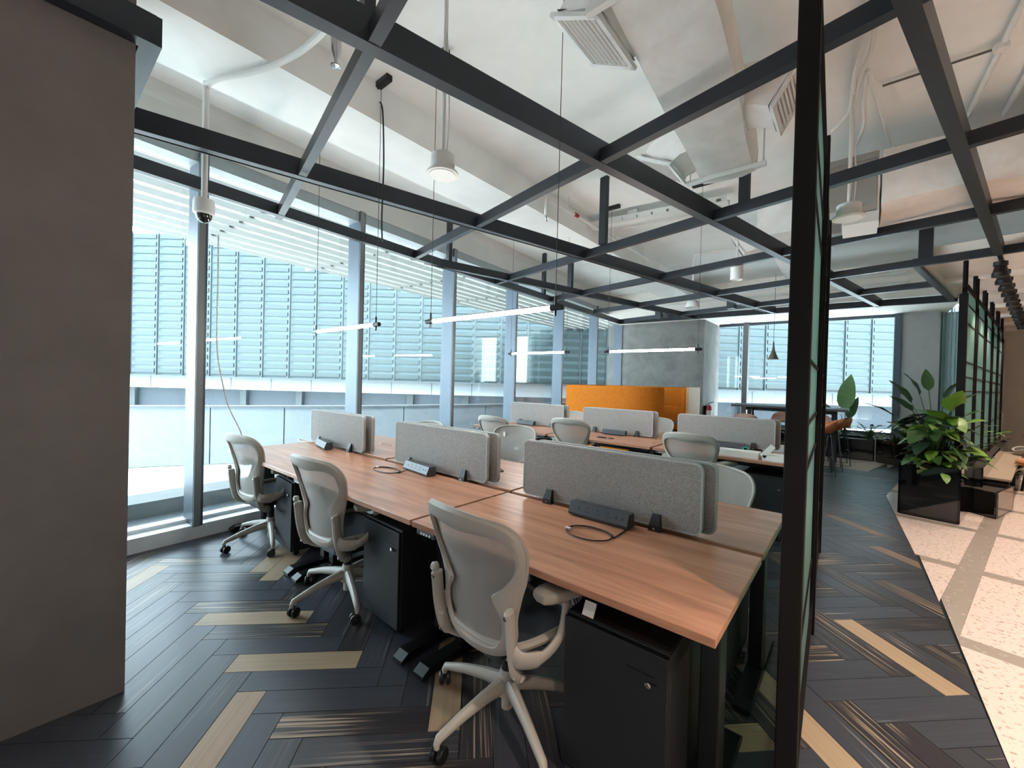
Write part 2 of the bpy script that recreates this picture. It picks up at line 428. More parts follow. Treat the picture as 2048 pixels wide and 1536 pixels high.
o = bs.build('far_planks', order[0], floor); o['kind'] = 'stuff'
for k in order[1:]: o.data.materials.append(MATS[k])
for p, i in zip(o.data.polygons, fm): p.material_index = i

# ---- terrazzo floor of the corridor: slabs and grey bands
tz = struct(MB().prism([(.3, -2), (7.5, -2), (11, 16), (2.4, 16), (1.6, 12), (.55, 9.0), (.34, 7.64), (.47, 4), (.49, 2.4), (.5, -2)][1:], -.06, -.012).build('floor_terrazzo', 'terrazzo_grey'), 'cream terrazzo corridor floor divided by grey bands')
def clip_bound(poly):
    c = [sum(p[i] for p in poly)/len(poly) for i in (0, 1)]
    for (a, xa), (b, xb) in zip(BND[:-2], BND[1:-1]):
        ys = [p[1] for p in poly]
        if max(ys) > a and min(ys) < b:
            sl = (xb-xa)/(b-a); poly = clip(poly, -1, sl, -(xa+.003-sl*a))
            if len(poly) < 3: return poly
    return poly
VB = [-.36+1.49*k for k in range(-3, 6)]; UB = [3.555+1.47*k for k in range(-4, 9)]
for i in range(len(VB)-1):
    for j in range(len(UB)-1):
        v0, v1, u0, u1 = VB[i]+.07, VB[i+1]-.07, UB[j]+.07, UB[j+1]-.07
        poly = [tuple(pv(u, v).xy) for u, v in ((u0, v0), (u1, v0), (u1, v1), (u0, v1))]
        poly = clip_bound(poly)
        if len(poly) >= 3 and all(p[1] < 15 for p in poly):
            MB().prism(poly, -.012, .0015).build('terrazzo_slab', 'terrazzo_cream', tz)
for j in range(len(UB)):       # cross bands
    poly = clip_bound([tuple(pv(u, v).xy) for u, v in ((UB[j]-.069, VB[0]), (UB[j]+.069, VB[0]), (UB[j]+.069, VB[-1]), (UB[j]-.069, VB[-1]))])
    if len(poly) >= 3: MB().prism(poly, -.011, .001).build('grey_band', 'terrazzo_grey', tz)
for i in range(1, len(VB)):
    poly = clip_bound([tuple(pv(u, v).xy) for u, v in ((UB[0], VB[i]-.069), (UB[-1], VB[i]-.069), (UB[-1], VB[i]+.069), (UB[0], VB[i]+.069))])
    if len(poly) >= 3: MB().prism(poly, -.0105, .0012).build('grey_band', 'terrazzo_grey', tz)

# ---- ceiling, downstand beam, bulkheads, soffits
ZC = 3.72
b = MB().prism([(-5.35, 12.6), (wx(-2.5)-.35, -2.5), (8, -2.5), (8, 16), (-2, 16)], ZC, ZC+.2)
ceiling = struct(b.build('ceiling', 'ceiling_white'), 'white painted exposed concrete ceiling')
struct(MB().prism([(-2.9, -2.4), (-2.9, 10.0), (-3.48, 10.0), (-3.48, .55), (-3.48, -2.4)], 3.42, ZC+.01).build('trim_ceiling_beam', 'ceiling_white'), 'white concrete downstand beam across the ceiling')
struct(MB().prism([(wx(-2.5), -2.5), (wx(11), 11), (wx(11)-.3, 11), (wx(-2.5)-.3, -2.5)], 3.36, ZC+.02).build('wall_above_windows', 'wall_white'), 'white band of wall above the tall windows')
# rounded cove between window wall and ceiling
cv = MB(); prof = [(0, 0)]+[(.16*(1-math.cos(R(t))), -.14*(1-math.sin(R(t)))) for t in range(90, -1, -15)]
prof = [(0, -.14)]+[(.16-.16*math.cos(R(t)), -.14+.14*math.sin(R(t))) for t in range(15, 91, 15)]+[(0, 0)]
vs_ = []; n = len(prof)
for Y in (-2.4, 10.0): vs_ += [(wx(Y)+p[0]-.005, Y, ZC+.005+p[1]) for p in prof]
cv.add(vs_, [(i, (i+1) % n, n+(i+1) % n, n+i) for i in range(n)]+[tuple(range(n))[::-1], tuple(range(n, 2*n))])
struct(cv.build('trim_cove', 'wall_white'))
struct(MB().box((-1.9, 11.2, (3.09+ZC)/2), (6.6, 2.4, ZC-3.09)).build('ceiling_soffit_back', 'soffit_white'), 'lowered white soffit along the far windows')
# far concrete wall block and the far window wall
struct(MB().prism([(-5.6, 11.0), (-2.96, 11.0), (-2.96, 12.5), (-5.6, 12.5)], -.01, 3.10).build('wall_back', 'concrete'), 'grey concrete wall behind the orange booth')
struct(MB().prism([(.66, 12.1), (1.28, 12.1), (1.28, 12.5), (.66, 12.5)], -.01, 3.10).build('wall_back_panel', 'wall_grey'), 'plain grey wall panel right of the far window')
struct(MB().prism([(2.6, 15.6), (9, 13.6), (9.1, 13.9), (2.7, 15.9)], -.01, ZC).build('wall_far_right', 'wall_white'), 'pale wall at the end of the corridor')
struct(MB().prism([(1.58, 12.42), (1.7, 12.42), (2.85, 15.75), (2.6, 15.85)], -.01, ZC).build('wall_corridor_end', 'wall_white'))
struct(MB().prism([(7.6, -2.4), (7.8, -2.4), (9.1, 13.9), (8.9, 13.9)], -.01, ZC).build('wall_right', 'wall_white'))
struct(MB().box((1.6, -2.45, ZC/2), (13, .1, ZC)).build('wall_rear', 'wall_white'))
# fabric covered wall block at the left of the picture
struct(MB().prism([(-2.50, .32), (-3.15, .32), (-3.15, -2.4), (-2.53, -2.4)], -.01, ZC).build('wall_left', 'fabric_wall'), 'brown-grey fabric covered wall block at the left edge')
# corridor soffit with panels (coffers)
sof = sempty('ceiling_corridor', 'lowered pinkish coffered ceiling over the corridor')
u0, v0 = 6.78, -.99
b = MB().prism([pv(u0, v0).xy, pv(u0, 6.5).xy, pv(15.5, 6.5).xy, pv(15.5, v0).xy], 3.02, 3.12)
b.build('soffit_slab', 'soffit_white', sof)
for i, uu in enumerate([u0+1.47*k for k in range(7)]):
    MB().beam(pv(uu+.03, v0, 2.95), pv(uu+.03, 6.4, 2.95), .05, .08).build('soffit_rib', 'soffit_white', sof)
for vv in (v0+.03, .15, 1.5, 2.9, 4.3):
    MB().beam(pv(u0, vv, 2.952), pv(15.4, vv, 2.952), .05, .078).build('soffit_rib', 'soffit_white', sof)

# ---- window wall
MUL = [-2.2, -.58, 1.0, 2.56, 4.13, 5.74, 7.5, 9.3, 11.0]
wdir = Vector((-.08, 1)).normalized(); wrot = math.atan2(-.08, 1)*-1
WR = -math.atan2(.08, 1)*-1
WANG = math.atan2(.08, 1)      # local +Y turned towards -X
def wpt(Y, out=0, z=0): return Vector((wx(Y)-out, Y, z))
struct(MB().prism([(wx(-2.4), -2.4), (wx(11), 11), (wx(11)-.34, 11), (wx(-2.4)-.34, -2.4)], -.02, .12).build('trim_window_sill', 'sill_grey'), 'low grey metal sill along the tall windows')
for i in range(len(MUL)-1):
    a, c = MUL[i], MUL[i+1]
    w = sempty('window_%d' % (i+1), 'tall floor-to-ceiling window bay')
    # frame: mullion at the far side of the bay, head transom, bottom rail
    if i < len(MUL)-2 or True:
        MB().box((wx(c)-.10, c, 1.74), (.22, .075, 3.26), WANG).build('mullion', 'alu', w)
        MB().box((wx(c)+.012, c, 1.74), (.02, .05, 3.26), WANG).build('mullion_cap', 'alu_dark', w)
    MB().prism([(wx(a)-.01, a), (wx(c)-.01, c), (wx(c)-.22, c), (wx(a)-.22, a)], 3.25, 3.362).build('head_rail', 'head_grey', w)
    MB().prism([(wx(a)-.13, a), (wx(c)-.13, c), (wx(c)-.2, c), (wx(a)-.2, a)], .11, .15).build('bottom_rail', 'sill_grey', w)
    MB().prism([(wx(a)-.185, a+.03), (wx(c)-.185, c-.03), (wx(c)-.197, c-.03), (wx(a)-.197, a+.03)], .15, 3.23).build('pane', 'window_glass', w)
# ---- far windows
FW = 12.2
XS = [(-2.9, -2.24), (-2.24, -1.0), (-1.0, .62)]
for k, (xa, xb) in enumerate(XS):
    w = sempty('window_%d' % (10+k), 'far window beyond the high table')
    if k: MB().box((xa, FW-.05, 1.6), (.12 if k == 1 else .06, .2, 3.0)).build('mullion', 'alu_dark' if k == 1 else 'alu', w)
    MB().box(((xa+xb)/2, FW, 3.06), (xb-xa, .1, .07)).build('head_rail', 'alu', w)
    MB().box(((xa+xb)/2, FW, .47), (xb-xa, .12, .08)).build('bottom_rail', 'alu', w)
    MB().box(((xa+xb)/2, FW+.02, 1.77), (xb-xa, .012, 2.52)).build('pane', 'window_glass', w)
struct(MB().box((-1.1, FW, .22), (3.7, .16, .44)).build('wall_under_far_window', 'wall_grey'))
struct(MB().box((.64, FW-.04, 1.55), (.1, .22, 3.1)).build('trim_far_window', 'alu'))
# sheer curtain right of the grey panel
cb = MB(); pts = []
for i in range(60):
    t = i/59; pts.append((1.29+.28*t, 12.3+.02*math.sin(t*30)))
n = len(pts)
cb.add([(x, y, .02) for x, y in pts]+[(x, y, 3.08) for x, y in pts]+[(x, y+.01, .02) for x, y in pts]+[(x, y+.01, 3.08) for x, y in pts],
       [(i, i+1, n+i+1, n+i) for i in range(n-1)]+[(2*n+i, 3*n+i, 3*n+i+1, 2*n+i+1) for i in range(n-1)])
tag(cb.build('curtain', 'curtain', smooth=True), 'pale pleated curtain beside the grey wall panel at the far end', 'curtain')
struct(MB().box((1.43, 12.45, 1.55), (.30, .1, 3.1)).build('wall_behind_curtain', 'wall_grey'))

# ================================================================== OUTSIDE
ter = MB().prism([(wx(-6)-.3, -6), (wx(14)-.3, 14), (-5.5, 16), (14, 26), (-4, 34), (-34, 14), (-24, -8)], -.5, -.2)
struct(ter.build('ground_terrace', 'ext_terrace'), 'sunlit pale roof terrace outside the windows')
struct(MB().prism([(wx(-5)-.36, -5), (wx(12.4)-.36, 12.4), (wx(12.4)-.62, 12.4), (wx(-5)-.62, -5)], -.3, .10).build('trim_outer_ledge', 'ext_white'))
struct(MB().prism([(wx(-5)-.62, -5), (wx(12.4)-.62, 12.4), (wx(12.4)-1.0, 12.4), (wx(-5)-1.0, -5)], -.3, .24).build('trim_terrace_curb', 'ext_curb'), 'grey concrete curb outside the tall windows')
# white panelled parapet
par = thing('parapet_wall', 'low white panelled parapet on the terrace outside the tall windows', 'parapet', (-9.4, 1.19, -.2))
pp = [Vector((-10.8, -1.5)), Vector((-9.4, 1.19)), Vector((-7.77, 4.27)), Vector((-7.1, 6.3)), Vector((-6.4, 9.0)), Vector((-5.9, 12))]
org = Vector((-9.4, 1.19, -.2))
for a, c in zip(pp, pp[1:]):
    L = (c-a).length; n = max(1, round(L/1.05)); d = (c-a)/n; ang = math.atan2(d.y, d.x)
    for k in range(n):
        mid = a+d*(k+.5)
        MB().box((mid.x-org.x, mid.y-org.y, .52), (d.length-.018, .10, 1.02), ang).build('parapet_panel', 'ext_panel', par)
    e = (a+c)/2
    MB().box((e.x-org.x, e.y-org.y, 1.04), (L+.02, .16, .03), ang).build('coping', 'ext_white', par)
    MB().box((e.x-org.x-.03, e.y-org.y+.02, .5), (L, .05, .98), ang).build('backing', 'ext_bar', par)
# louvred facade across the terrace, parallel to the photograph's plane
fd = Vector((CR.x, CR.y)).normalized(); fn = Vector((CF.x, CF.y)).normalized()
f0 = Vector((atd(1024, 760, 16).x, atd(1024, 760, 16).y)); FR = math.atan2(fd.y, fd.x)
fac = thing('louvred_building', 'neighbouring building with pale teal glass louvres seen through the tall windows', 'building', (f0.x, f0.y, -.2), FR)
# local: x along the facade, y away from camera, z up (z=0 at terrace)
MB().box((0, .9, 4.3), (44, .3, 5.8)).build('facade_wall', 'ext_backing', fac)
MB().box((0, .75, 1.23), (44, .5, .5)).build('base_wall', 'ext_white', fac)
MB().box((0, 1.4, .45), (44, .3, 1.1)).build('recess_wall', 'ext_recess', fac)
MB().box((0, .55, 1.47), (44, .5, .04)).build('ledge', 'ext_bar', fac)
BAY, ROW = 1.07, .30
lou = MB().box((0, 0, 0), (BAY-.16, .05, .165)).build('louvre', 'ext_teal', fac); lou.location = (0, .5, 1.75)
lm = lou.data; cnt = 0; rest = MB(); cells = []
for i in range(-20, 20):
    for j in range(19): cells.append((abs(i+5), i, j))
cells.sort()
first = True
for _, i, j in cells:
    p = Vector((i*BAY+.05, .69, 1.66+j*ROW))
    if first: lou.location = p; first = False; cnt = 1; continue
    if cnt < 300: cnt += 1; link('louvre', lm, fac, p)
    else: rest.box(p, (BAY-.16, .05, .165))
o = rest.build('far_louvres', 'ext_teal', fac); o['kind'] = 'stuff'
fin = None
for i in range(-20, 21):
    if fin is None: fin = MB().box((0, 0, 0), (.04, .08, 6.3)).build('facade_mullion', 'ext_bar', fac, loc=(i*BAY-.48, .68, 4.1)).data
    else: link('facade_mullion', fin, fac, (i*BAY-.48, .68, 4.1))
for i in range(-9, 10):
    MB().box((i*2.3+.4, 1.15, .5), (.25, .2, 1.1)).build('recess_post', 'ext_bar', fac)
for i in range(-14, 15):
    MB().box((i*BAY*1.5, .5, 1.23), (.02, .02, .5)).build('panel_joint', 'ext_bar', fac)
# slatted sunshade over the terrace
can = thing('sunshade_canopy', 'slatted white sunshade canopy above the terrace outside the windows', 'canopy', (wx(4), 4, 3.6))
sl = None
for k in range(11):
    out = .62+.335*k
    if sl is None:
        sl = MB().box((0, 0, 0), (.235, 30, .03), WANG).build('slat', 'ext_slat', can).data; can.children[0].location = (-out, 2, 0)
    else: link('slat', sl, can, (-out, 2, 0))
for k in range(-6, 9):
    MB().box((-2.4, k*2.0, .06), (3.8, .06, .1), WANG).build('canopy_rib', 'ext_slat', can)
can2 = thing('far_sunshade', 'white slatted sunshade outside the far window', 'canopy', (-1.3, 13.6, 3.3))
sl2 = None
for k in range(9):
    q = (0, -.6+.28*k, .02*k)
    if sl2 is None: sl2 = MB().box((0, 0, 0), (5.4, .15, .03)).build('slat', 'ext_slat', can2, loc=q).data
    else: link('slat', sl2, can2, q)

# ================================================================== BLACK STEEL CEILING FRAME
PZ = 2.9
frame = thing('ceiling_frame', 'black steel grid frame hung below the ceiling over the desks', 'frame', (0, 0, 0))
def beam(a, b, w=.06, h=.13, m_='steel_black', name='beam', dz=0):
    a = Vector((a[0], a[1], PZ+dz)); b = Vector((b[0], b[1], PZ+dz))
    return MB().beam(a, b, w, h).build(name, m_, frame)
beam(pv(-.5, -1.87), pv(9.6, -1.87), .07, .15, name='long_beam')
beam(pv(.2, -.36), pv(6.72, -.36), .07, .13, name='long_beam')
beam((-3.47, .1), (-1.29, 9.57), .06, .13, name='long_beam')
beam((-4.05, .3), (-4.52, 9.49), .06, .10, name='long_beam')
beam((-4.26, 3.31), (-2.8, 9.53), .06, .10, name='long_beam')
beam((-2.47, .38), (-2.47, -2.2), .07, .13, name='long_beam')
beam((-2.44, .365), (-3.15, .365), .07, .13, name='cross_beam', dz=.002)
for u, va, vb in ((.60, -4.46, 2.2), (2.12, -4.86, 4.0), (3.62, -5.2, 4.2), (5.15, -5.62, 4.4), (6.69, -5.92, 4.5), (8.15, -6.25, -.99)):
    beam(pv(u, va), pv(u, vb), .055, .085, name='cross_beam', dz=.003)
beam((-4.5, 9.49), (1.2, 9.66), .06, .11, name='cross_beam')
beam(pv(6.69, -.99), pv(9.62, -.99), .06, .10, name='long_beam')
for (x, y, z1, w) in ((-2.2, 4.14, ZC, .09), (-4.21, 3.66, ZC, .08), (-3.72, 5.9, ZC, .09), (-4.33, 5.99, ZC, .07), (-.80, 4.06, ZC, .08), (.57, 6.72, ZC, .12), (-1.75, 1.0, ZC, .08)):
    MB().box((x, y, (PZ+z1)/2+.04), (w, .05, z1-PZ-.08), PA*-1).build('hanger', 'steel_black', frame)
for q in ((1318, 633), (1463, 612)):
    p = at(*q, 2.9); MB().box((p.x, p.y, 2.93), (.13, .1, .16), -PA).build('hanger', 'steel_black', frame)
tag(MB().tube(smooth_path([(-3.45, .2, 2.885), (-3.0, 2.0, 2.87), (-2.5, 4.27, 2.885), (-2.0, 6.5, 2.875), (-1.4, 9.2, 2.885)], 6), .006, 5).build('frame_cable', 'cable_black'), 'thin black cable sagging under the long frame beam', 'cable')

# ---- glass screens with dark frames
def screen_panel(parent, p0, p1, z0, z1, bars, fr=.028, mt='post_brown', rad=.14, top_only=True):
    p0 = Vector(p0); p1 = Vector(p1); L = (p1-p0).length; d = (p1-p0).normalized(); c = (p0+p1)/2
    w, h = L, z1-z0; out = rrect(w, h, rad, 6, (1, 1, 1, 1)); inn = rrect(w-2*fr, h-2*fr, max(.02, rad-fr), 6, (1, 1, 1, 1))
    nrm = Vector((-d.y, d.x, 0)); b = MB(); n = len(out); vs = []
    for t in (-.02, .02):
        for loop in (out, inn):
            vs += [Vector((c.x, c.y, (z0+z1)/2))+Vector((d.x, d.y, 0))*q[0]+Vector((0, 0, q[1]))+nrm*t for q in loop]
    fs = []
    for i in range(n):
        j = (i+1) % n
        fs += [(i, j, n+j, n+i), (2*n+i, 3*n+i, 3*n+j, 2*n+j), (i, 2*n+i, 2*n+j, j), (n+i, n+j, 3*n+j, 3*n+i)]
    fo = b.add(vs, fs).build('panel_frame', mt, parent)
    g = rrect(w-2*fr, h-2*fr, max(.02, rad-fr), 6)
    vs = []
    for t in (-.004, .004): vs += [Vector((c.x, c.y, (z0+z1)/2))+Vector((d.x, d.y, 0))*q[0]+Vector((0, 0, q[1]))+nrm*t for q in g]
    n = len(g)
    MB().add(vs, [tuple(range(n))[::-1], tuple(range(n, 2*n))]+[(i, (i+1) % n, n+(i+1) % n, n+i) for i in range(n)]).build('reeded_pane', 'reeded_glass', parent)
    for bz in bars:
        a = Vector((p0.x, p0.y, bz))+Vector((d.x, d.y, 0))*fr; e = Vector((p1.x, p1.y, bz))-Vector((d.x, d.y, 0))*fr
        MB().beam(a, e, .022, .014).build('glazing_bar', mt, parent)
def px_(Y): return -.135-.033*(Y-1.5)
sc1 = thing('glass_screen', 'dark framed reeded glass screen seen edge-on beside the front desk', 'screen', (0, 0, 0))
MB().rbox((-.135, 1.5, 1.86), (.056, .066, 3.72), .004, .03).build('screen_post', 'post_brown', sc1)
for Y in (3.03, 4.56):
    MB().rbox((px_(Y), Y, 1.46), (.06, .06, 2.92), .004, .03).build('screen_post', 'post_brown', sc1)
for a, c in ((1.54, 2.99), (3.07, 4.52)):
    screen_panel(sc1, (px_(a), a), (px_(c), c), .10, 2.78, (.45, 1.12, 1.30, 1.55, 2.2, 2.42))
sc2 = thing('corridor_screen', 'row of dark rounded frames with reeded glass standing in the planter along the corridor', 'screen', (0, 0, 0))
UV0 = 6.98; FWD = 1.16
for k in range(5):
    ua, ub = UV0+k*(FWD+.08), UV0+k*(FWD+.08)+FWD
    screen_panel(sc2, pv(ua, -.62).xy, pv(ub, -.62).xy, .5, 2.70, (.95, 1.45, 1.62, 1.80, 2.26, 2.48), .045)
    for uu in (ua+.04, ub-.10):
        MB().tube([pv(uu, -.62, 2.66), pv(uu, -.62, 2.96)], .022, 8).build('screen_stem', 'post_brown', sc2)
    MB().box(pv(ub+.04, -.62, 1.5), (.06, .06, 2.1), -PA).build('screen_post', 'post_brown', sc2)
MB().box(pv(UV0-.03, -.62, 1.42), (.07, .06, 2.3), -PA).build('screen_post', 'post_brown', sc2)

# ================================================================== CEILING SERVICES
def wrapped(pts_sizes, name, parent, seg=4):
    # loft of rectangular sections: list of (centre, half-width vector, half-height vector); wrinkled
    b = MB(); rings = []
    for c, a, h in pts_sizes:
        c, a, h = Vector(c), Vector(a), Vector(h); rg = []
        for (s0, t0, s1, t1) in ((-1, -1, 1, -1), (1, -1, 1, 1), (1, 1, -1, 1), (-1, 1, -1, -1)):
            for i in range(seg):
                t = i/seg; s_, t_ = s0+(s1-s0)*t, t0+(t1-t0)*t
                k = 1-.07*(abs(s_*t_))**4
                rg.append(c+a*s_*k+h*t_*k+Vector((random.uniform(-1, 1), random.uniform(-1, 1), random.uniform(-1, 1)))*.006)
        rings.append(rg)
    n = len(rings[0]); vs = [p for r_ in rings for p in r_]; fs = []
    for i in range(len(rings)-1):
        for j in range(n): fs.append((i*n+j, i*n+(j+1) % n, (i+1)*n+(j+1) % n, (i+1)*n+j))
    fs += [tuple(range(n))[::-1], tuple(range((len(rings)-1)*n, len(rings)*n))]
    return b.add(vs, fs).build(name, 'duct_wrap', parent, smooth=True)
def grille(parent, c, ax, ay, nslat=9, m_='white_plastic'):
    c, ax, ay = Vector(c), Vector(ax), Vector(ay); n = ax.cross(ay).normalized()
    b = MB()
    for s in (-1, 1):
        b.beam(c+ax*s-ay*1.08-n*.01, c+ax*s+ay*1.08-n*.01, .03, .02, n); b.beam(c+ay*s-ax*1.08-n*.01, c+ay*s+ax*1.08-n*.01, .03, .02, n)
    g = b.build('grille_frame', m_, parent)
    for i in range(nslat):
        t = -1+2*(i+.5)/nslat
        MB().beam(c+ay*t-ax-n*.004, c+ay*t+ax-n*.004, .014, .012, (n+ay.normalized()*.8).normalized()).build('grille_slat', 'white_plastic', parent)
    MB().add([c-ax-ay-n*.03, c+ax-ay-n*.03, c+ax+ay-n*.03, c-ax+ay-n*.03], [(0, 1, 2, 3)]).build('grille_back', 'strip_dark', parent)
d1 = thing('air_duct', 'large white wrapped air duct with side outlets above the front desks', 'duct', (0, 0, 0))
secs = []
for i in range(15):
    t = i/14; Y = .9+2.92*t; x = -.66-.075*(Y-.9); hw = .215-.02*math.sin(t*9)*.4
    secs.append(((x, Y, 3.36), (hw, 0, 0), (0, 0, .175)))
wrapped(secs, 'duct_body', d1)
for Y in (1.68, 3.66):
    MB().box((-.66-.075*(Y-.9), Y, 3.165), (.58, .035, .035)).build('duct_bracket', 'pipe_white', d1)
    for s in (-.27, .27):
        MB().tube([(-.66-.075*(Y-.9)+s, Y, 3.17), (-.66-.075*(Y-.9)+s, Y, ZC)], .006, 6).build('hanger_rod', 'pipe_white', d1)
def outlet(xa, Y, sx, w=.2, drop=.1, ang=62, L=.27):
    s = []
    for i in range(6):
        t = i/5; th = R(ang*t); s.append(((xa+sx*(-.02+L*t), Y, 3.38-drop*t*t), (0, w, 0), (sx*.14*math.sin(th), 0, .14*math.cos(th))))
    wrapped(s, 'duct_outlet', d1, 3)
    th = R(ang); n_ = Vector((sx*math.cos(th), 0, -math.sin(th)))
    c = Vector((xa+sx*(L-.02), Y, 3.38-drop))+n_*.022; ax = Vector((0, w, 0)); ay = Vector((sx*.14*math.sin(th), 0, .14*math.cos(th)))
    if ax.cross(ay).dot(n_) < 0: ax = -ax
    grille(d1, c, ax, ay)
outlet(-.92, 1.92, -1, .2, .13, 62, .19); outlet(-1.04, 3.45, -1, .19, .12); outlet(-.64, 3.12, 1, .17, .08, 30)
d2 = thing('branch_duct', 'pale wrapped air duct running right from the grey fan unit', 'duct', (0, 0, 0))
wrapped([((.12+.5*i, 5.0+.03*math.sin(i), 3.24+.02*math.sin(i*2)), (0, .40, 0), (0, 0, .225+.01*math.cos(i*3))) for i in range(9)], 'duct_body', d2)
fan = thing('fan_unit', 'grey metal fan coil box under the ceiling between pipes', 'fan unit', (-.14, 5.05, 3.0))
MB().rbox((0, 0, .24), (.46, .85, .46), .01).build('casing', 'ac_grey', fan)
MB().box((0, -.43, .43), (.47, .02, .05)).build('casing_flange', 'ac_grey', fan)
MB().box((.12, -.1, -.04), (.25, .4, .09)).build('drain_tray', 'pipe_white', fan)
d3 = thing('rear_duct', 'white wrapped duct behind the black post, further down the ceiling', 'duct', (0, 0, 0))
wrapped([((-.72, 5.6+.5*i, 3.42), (.24, 0, 0), (0, 0, .2)) for i in range(7)], 'duct_body', d3)
s_ = [((-.92-.1*i, 6.2, 3.36-.02*i), (0, .17, 0), (-.02*i, 0, .13)) for i in range(4)]
wrapped(s_, 'duct_outlet', d3, 3); grille(d3, (-1.24, 6.2, 3.29), (0, .17, 0), (-.07, 0, .12), 6)

def pipe(name, label, cat, pts, r, m_='pipe_white', smooth=True, n=8, parts=None, group=None):
    o = MB().tube(smooth_path(pts, 5) if smooth else pts, r, n).build(name, m_, None, smooth=True)
    return tag(o, label, cat, group)
C = lambda x, y, z=3.66: at(x, y, z)
# camera on conduit
cp = at(408, 418, 2.55)
camd = thing('dome_camera', 'white dome security camera on a ceiling conduit by the first window', 'camera', (cp.x, cp.y, 2.49))
MB().lathe([(.0, .12), (.058, .12), (.062, .10), (.062, .03), (.05, .02), (0, .02)], 24).build('camera_housing', 'white_plastic', camd, smooth=True)
MB().lathe([(.0, -.035), (.025, -.028), (.042, -.008), (.048, .02), (0, .02)], 20).build('camera_dome', 'planter_gloss', camd, smooth=True)
MB().tube([(0, 0, .12), (0, 0, .30), (0, 0, .6), (.0, .0, 3.40-2.49)], .018, 10).build('drop_pipe', 'pipe_white', camd)
q = at(690, 10, 3.69)
pipe('ceiling_conduit', 'white bent conduit on the ceiling leading to the dome camera', 'conduit', [(cp.x, cp.y, 3.38), at(440, 156, 3.39), at(500, 145, 3.395), at(560, 125, 3.395), at(620, 88, 3.395), at(670, 35, 3.40), at(700, -10, 3.42), at(730, -60, 3.5)], .019)
# round ceiling speakers / lamps on drop pipes
def speaker(x, y, z, label, r=.09, h=.11):
    t = thing('ceiling_speaker', label, 'speaker', (x, y, z), 0, 'pendant speakers under the ceiling')
    MB().lathe([(0, 0), (r, 0), (r*1.0, .012), (r*.78, .018), (r*.74, h), (r*.5, h+.01), (0, h+.01)], 28).build('speaker_can', 'chair_pad' if False else 'pipe_white', t, smooth=True)
    MB().lathe([(0, -.004), (r*.82, -.004), (r*.82, .003), (0, .003)], 28).build('speaker_grille', 'white_plastic', t)
    MB().tube([(0, 0, h), (0, 0, ZC-z)], .012, 8).build('drop_pipe', 'pipe_white', t)
    MB().tube(smooth_path([(.03, 0, h), (.035, .01, h+.2), (.02, .01, h+.5), (.012, 0, h+.7)], 4), .004, 5).build('wire', 'pipe_white', t)
    return t
p = at(885, 350, 2.62); speaker(p.x, p.y, 2.62, 'round white pendant speaker hanging left of the air duct')
pipe('ceiling_conduit', 'white conduit on the ceiling running to the pendant speaker left of the duct', 'conduit', [(p.x, p.y, 3.66), (p.x-.02, p.y-.25, 3.69), (p.x+.05, p.y-.9, 3.69)], .014)
p = at(1697, 437, 2.72); speaker(p.x, p.y, 2.72, 'round white pendant speaker right of the black post', .10, .10)
p = at(1473, 560, 2.75)
t = thing('cylinder_lamp', 'white cylinder downlight on a drop pipe left of the black post', 'lamp', (p.x, p.y, 2.75))
MB().lathe([(0, .01), (.06, .01), (.065, 0), (.07, 0), (.07, .17), (.05, .175), (0, .175)], 24).build('lamp_body', 'white_plastic', t, smooth=True)
MB().tube([(0, 0, .17), (0, 0, ZC-2.75)], .014, 8).build('drop_pipe', 'pipe_white', t)
p = at(1385, 615, 2.78)
t = thing('wireless_unit', 'small white ceiling device on a bent drop pipe above the booth', 'device', (p.x, p.y, 2.78))
MB().lathe([(0, 0), (.12, 0), (.115, .03), (.09, .10), (.06, .12), (0, .12)], 20).build('device_body', 'white_plastic', t, smooth=True)
MB().tube(smooth_path([(0, 0, .1), (0, 0, .75), (.02, 0, .86), (.12, 0, .90), (1.2, .1, .90)], 5), .016, 8).build('drop_pipe', 'pipe_white', t)
# sprinkler pipes
sp = thing('sprinkler_pipe', 'white sprinkler pipe with drop head beside the ceiling beam', 'pipe', (0, 0, 0))
MB().tube([(-2.78, 3.95, 3.55), (-2.76, 7.2, 3.55)], .02, 8).build('pipe_run', 'pipe_white', sp)
MB().tube(smooth_path([(-2.78, 3.96, 3.55), (-2.80, 3.90, 3.55), (-2.80, 3.88, 3.50), (-2.80, 3.88, 3.36)], 4), .022, 8).build('drop_elbow', 'pipe_white', sp)
MB().lathe([(0, -.04), (.02, -.035), (.006, -.02), (.012, 0), (.012, .03), (0, .03)], 10, (-2.80, 3.88, 3.33)).build('sprinkler_head', 'chrome', sp)
MB().tube([(-2.77, 4.45, 3.55), (-2.77, 4.53, 3.55)], .024, 8).build('red_joint', 'red_paint', sp)
MB().tube(smooth_path([(-2.76, 7.2, 3.55), (-2.76, 7.28, 3.53), (-2.76, 7.3, 3.42), (-2.76, 7.3, 3.3)], 4), .022, 8).build('drop_elbow', 'pipe_white', sp)
for Y in (4.3, 5.6, 6.6): MB().tube([(-2.77, Y, 3.55), (-2.77, Y, ZC)], .005, 6).build('hanger_rod', 'pipe_white', sp)
p = at(672, 118, 3.25)
sh = thing('sprinkler_drop', 'short clear sprinkler head hanging under the near ceiling beam', 'sprinkler', (p.x, p.y, 3.20))
MB().lathe([(0, 0), (.028, .004), (.03, .01), (.008, .016), (.01, .05), (.026, .09), (.03, .16), (.024, .22), (0, .22)], 14).build('sprinkler_head', 'chrome', sh, smooth=True)
MB().tube([(0, 0, .2), (0, 0, ZC-3.20)], .014, 8).build('drop_pipe', 'pipe_white', sh)
tr = thing('cable_tray', 'white perforated cable tray across the ceiling behind the frame', 'cable tray', (0, 0, 0))
